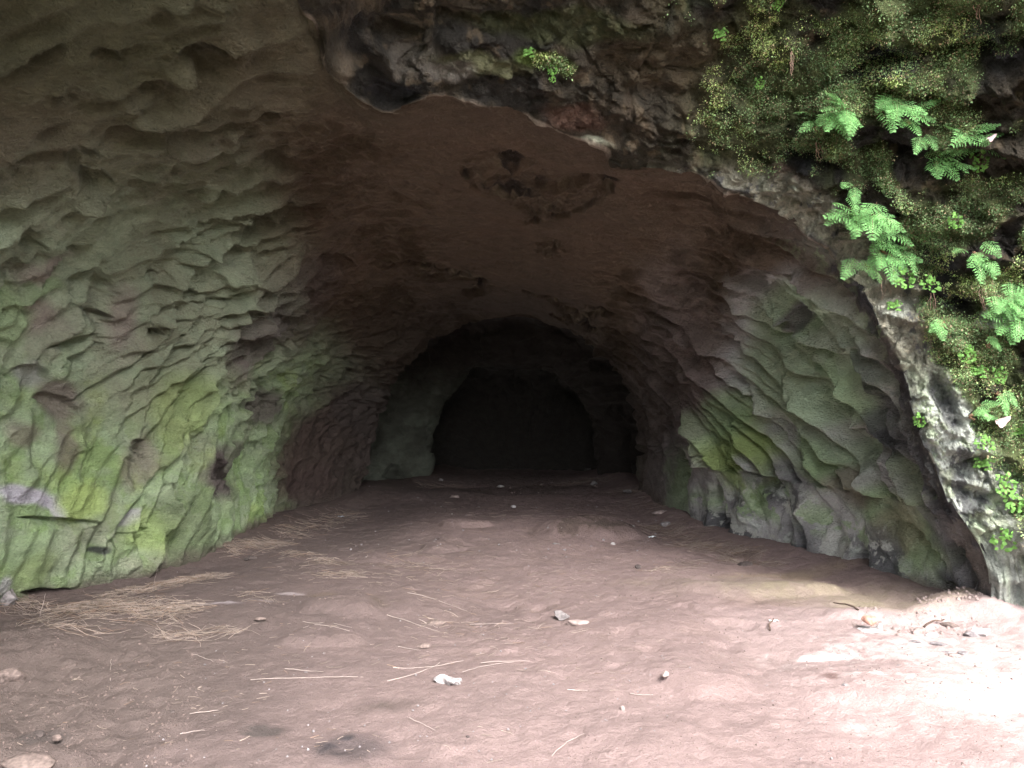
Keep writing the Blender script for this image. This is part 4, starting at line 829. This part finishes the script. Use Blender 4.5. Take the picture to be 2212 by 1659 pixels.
# moss: leaf clumps all over the mossy part of the cliff
rs = np.random.RandomState(3)
vis = (Uf > 1150) & (Uf < 2420) & (Vf > -160) & (Vf < 1350) & (row < NL-3) & (row > NL-425*Q)
dens = (mossm*(.40+.60*ss(.60, .25, w2[0]))*(.3+.7*ss(-.3, .3, nC))*(1-rim))*vis
dens = dens+vis*blob(1180, 130, 60, 24, 0, .4)*.3+vis*rimw*.0
cand = np.argwhere(dens > .12); wgt = dens[cand[:, 0], cand[:, 1]]
NM = 170000
pick = cand[rs.choice(len(cand), NM, p=wgt/wgt.sum())]
pc = P[pick[:, 0], pick[:, 1]]; pn = Nd[pick[:, 0], pick[:, 1]]
rv = rs.normal(size=(NM, 3)); d1 = pn*.9+rv*.75+np.array([0, -.3, -.35]); d1 /= np.linalg.norm(d1, axis=1)[:, None]
d2 = np.cross(d1, rs.normal(size=(NM, 3))); d2 /= np.linalg.norm(d2, axis=1)[:, None]
sz = rs.uniform(.006, .017, NM)[:, None]*(.7+.6*rs.rand(NM, 1)**3)
base = pc+rs.normal(size=(NM, 3))*.010+pn*rs.rand(NM, 1)*.014
vv = np.stack([base, base+d1*sz*.55+d2*sz*.34, base+d1*sz, base+d1*sz*.55-d2*sz*.34], 1).reshape(-1, 3)
hue = fbm(pc[:, 0].astype(np.float32)*3, pc[:, 1].astype(np.float32)*3, pc[:, 2].astype(np.float32)*3, 3, 901)
brt = rs.uniform(.5, 1.5, NM)*(1+.5*hue); tr = ss(-.1, .5, hue+rs.normal(size=NM)*.25)
cc = np.stack([brt*(.85+.42*tr), brt*(.95+.22*tr), brt*.95], 1); brn = rs.rand(NM) < .22; cc[brn] = np.stack([brt[brn]*1.25, brt[brn]*.72, brt[brn]*1.0], 1)
me = bpy.data.meshes.new('moss'); me.vertices.add(NM*4); me.vertices.foreach_set('co', vv.reshape(-1).astype(np.float32)); me.loops.add(NM*4); me.loops.foreach_set('vertex_index', np.arange(NM*4, dtype=np.int32))
me.polygons.add(NM); me.polygons.foreach_set('loop_start', np.arange(0, NM*4, 4, dtype=np.int32)); me.polygons.foreach_set('loop_total', np.full(NM, 4, np.int32)); me.update(calc_edges=True)
at = me.attributes.new('tint', 'FLOAT_COLOR', 'POINT'); at.data.foreach_set('color', np.repeat(np.concatenate([cc, np.ones((NM, 1))], 1), 4, axis=0).reshape(-1).astype(np.float32)); me.materials.append(M_moss)
mo = bpy.data.objects.new('moss', me); COL.objects.link(mo); tag(mo, 'olive and yellow-green moss cushions covering the overhanging cliff', 'moss', kind='stuff')
# dry rootlets hanging from the cliff
M_root = plain_mat('dry_root', (.30, .20, .16), .9, .3, 30, 0)
for i, (u, v, L_, lab) in enumerate([(1697, 118, .20, 'pale root hanging from the dark overhang'), (1900, 600, .22, 'reddish root tuft below the densest fern'), (2010, 640, .20, 'thin root hanging in the dark hollow at right'), (2115, 620, .2, 'brown root below the light fern at right'), (2105, 20, .18, 'pale root at the top right of the cliff'), (1760, 310, .16, 'pinkish dead frond under the sparse trailing fern')]):
    r_ = on_rock(u, v)
    if r_ is None: continue
    p0, nn = r_; rg = random.Random(i); vs = []; fs = []
    for q in range(4):
        pts = []; x = Vector(p0)+Vector((rg.uniform(-.02, .02), -.03, 0)); l = L_*rg.uniform(.5, 1)
        for j in range(8): pts.append(x.copy()); x += Vector((rg.gauss(0, .006), rg.gauss(-.002, .004), -l/8))
        b = len(vs); tv, tf = tube_pts(pts, .003, .001, 4); vs += tv; fs += [tuple(k_+b for k_ in f) for f in tf]
    tag(mesh_obj('root', vs, fs, M_root, smooth=True), lab, 'root')
# fallen leaves caught on the bank
M_dead = plain_mat('dead_leaf', (.42, .32, .32), .8, .3, 25, .001)
for (u, v, s_, lab) in [(2167, 907, .05, 'grey-pink dead leaf caught on the lower bank'), (2135, 300, .03, 'small dead leaf in the dark gap of the upper moss')]:
    r_ = on_rock(u, v)
    if r_ is None: continue
    p0, nn = r_; vs = []; 
    for q in range(12):
        a = q*math.pi/6; r0 = s_*(1+.2*math.cos(3*a)); vs.append((r0*math.cos(a), r0*.6*math.sin(a), .012*math.cos(2*a)))
    vs.append((0, 0, .008)); o = mesh_obj('dead_leaf', vs, [(q, (q+1) % 12, 12) for q in range(12)], M_dead, smooth=True)
    o.matrix_world = Matrix.Translation(p0+Vector((-.02, -.05, 0))) @ Vector((-.2, -1, .3)).to_track_quat('Z', 'Y').to_matrix().to_4x4() @ Matrix.Rotation(.6, 4, 'Z'); tag(o, lab, 'leaf')

# ------------------------------------------------------------------ unseen slope behind the camera, added to cut the sky light
ha = np.linspace(math.radians(-172), math.radians(8), 90); ht = np.linspace(0, 1, 30); HA, HT = np.meshgrid(ha, ht)   # angle seen from above, 180 = left
lefty = ss(math.radians(-55), math.radians(-125), HA)
HR = 12-1.5*lefty+HT*(16-6*lefty); HX = HR*np.cos(HA); HY = HR*np.sin(HA)-3; HZ = -1+HT*(9-4.5*lefty)+1.0*fbm((HX*.2).astype(np.float32), (HY*.2).astype(np.float32), (HT*2).astype(np.float32), 3, 951)
HC = np.zeros(HX.shape+(3,))+np.array((.05, .075, .03))
sky_block_slope = grid_mesh('sky_block_slope', np.stack([HX, HY, HZ], -1), rock_mat('added_slope_green', 2, .3, 8, .1, .5), HC); tag(sky_block_slope, kind='structure')

# ------------------------------------------------------------------ light
SUN_EL, SUN_AZ = 50.0, 152.0      # azimuth clockwise from +Y seen from above
w = bpy.data.worlds.new('World'); SC.world = w; w.use_nodes = True; nt = w.node_tree
sky = nt.nodes.new('ShaderNodeTexSky'); sky.sky_type = 'NISHITA'; sky.sun_disc = False; sky.sun_elevation = math.radians(SUN_EL); sky.sun_rotation = math.radians(SUN_AZ)
sky.dust_density = 5; sky.air_density = 1.0
hs = nt.nodes.new('ShaderNodeHueSaturation'); hs.inputs['Saturation'].default_value = .35
nt.links.new(sky.outputs[0], hs.inputs['Color']); nt.links.new(hs.outputs[0], nt.nodes['Background'].inputs['Color'])
nt.nodes['Background'].inputs['Strength'].default_value = .15
sl = bpy.data.lights.new('sun', 'SUN'); sl.energy = 1.15; sl.angle = math.radians(25); sl.color = (1, .97, .92)
so = bpy.data.objects.new('sun', sl); COL.objects.link(so)
az = math.radians(SUN_AZ); el = math.radians(SUN_EL)
sd = Vector((math.sin(az)*math.cos(el), math.cos(az)*math.cos(el), math.sin(el)))
so.rotation_euler = sd.to_track_quat('Z', 'Y').to_euler()

# ------------------------------------------------------------------ camera
cd = bpy.data.cameras.new('camera'); cd.sensor_width = 36; cd.lens = 36*F/2212; cd.clip_end = 500; cd.clip_start = .05
co = bpy.data.objects.new('camera', cd); COL.objects.link(co); co.location = (0, 0, EYE); co.rotation_euler = (math.radians(90), 0, 0); SC.camera = co
SC.view_settings.view_transform = 'Standard'; SC.view_settings.look = 'None'; SC.view_settings.gamma = 1; SC.view_settings.exposure = 2.9
SC.cycles.use_denoising = True; SC.cycles.max_bounces = 8; SC.cycles.diffuse_bounces = 6; SC.cycles.use_adaptive_sampling = True; SC.cycles.adaptive_threshold = .015
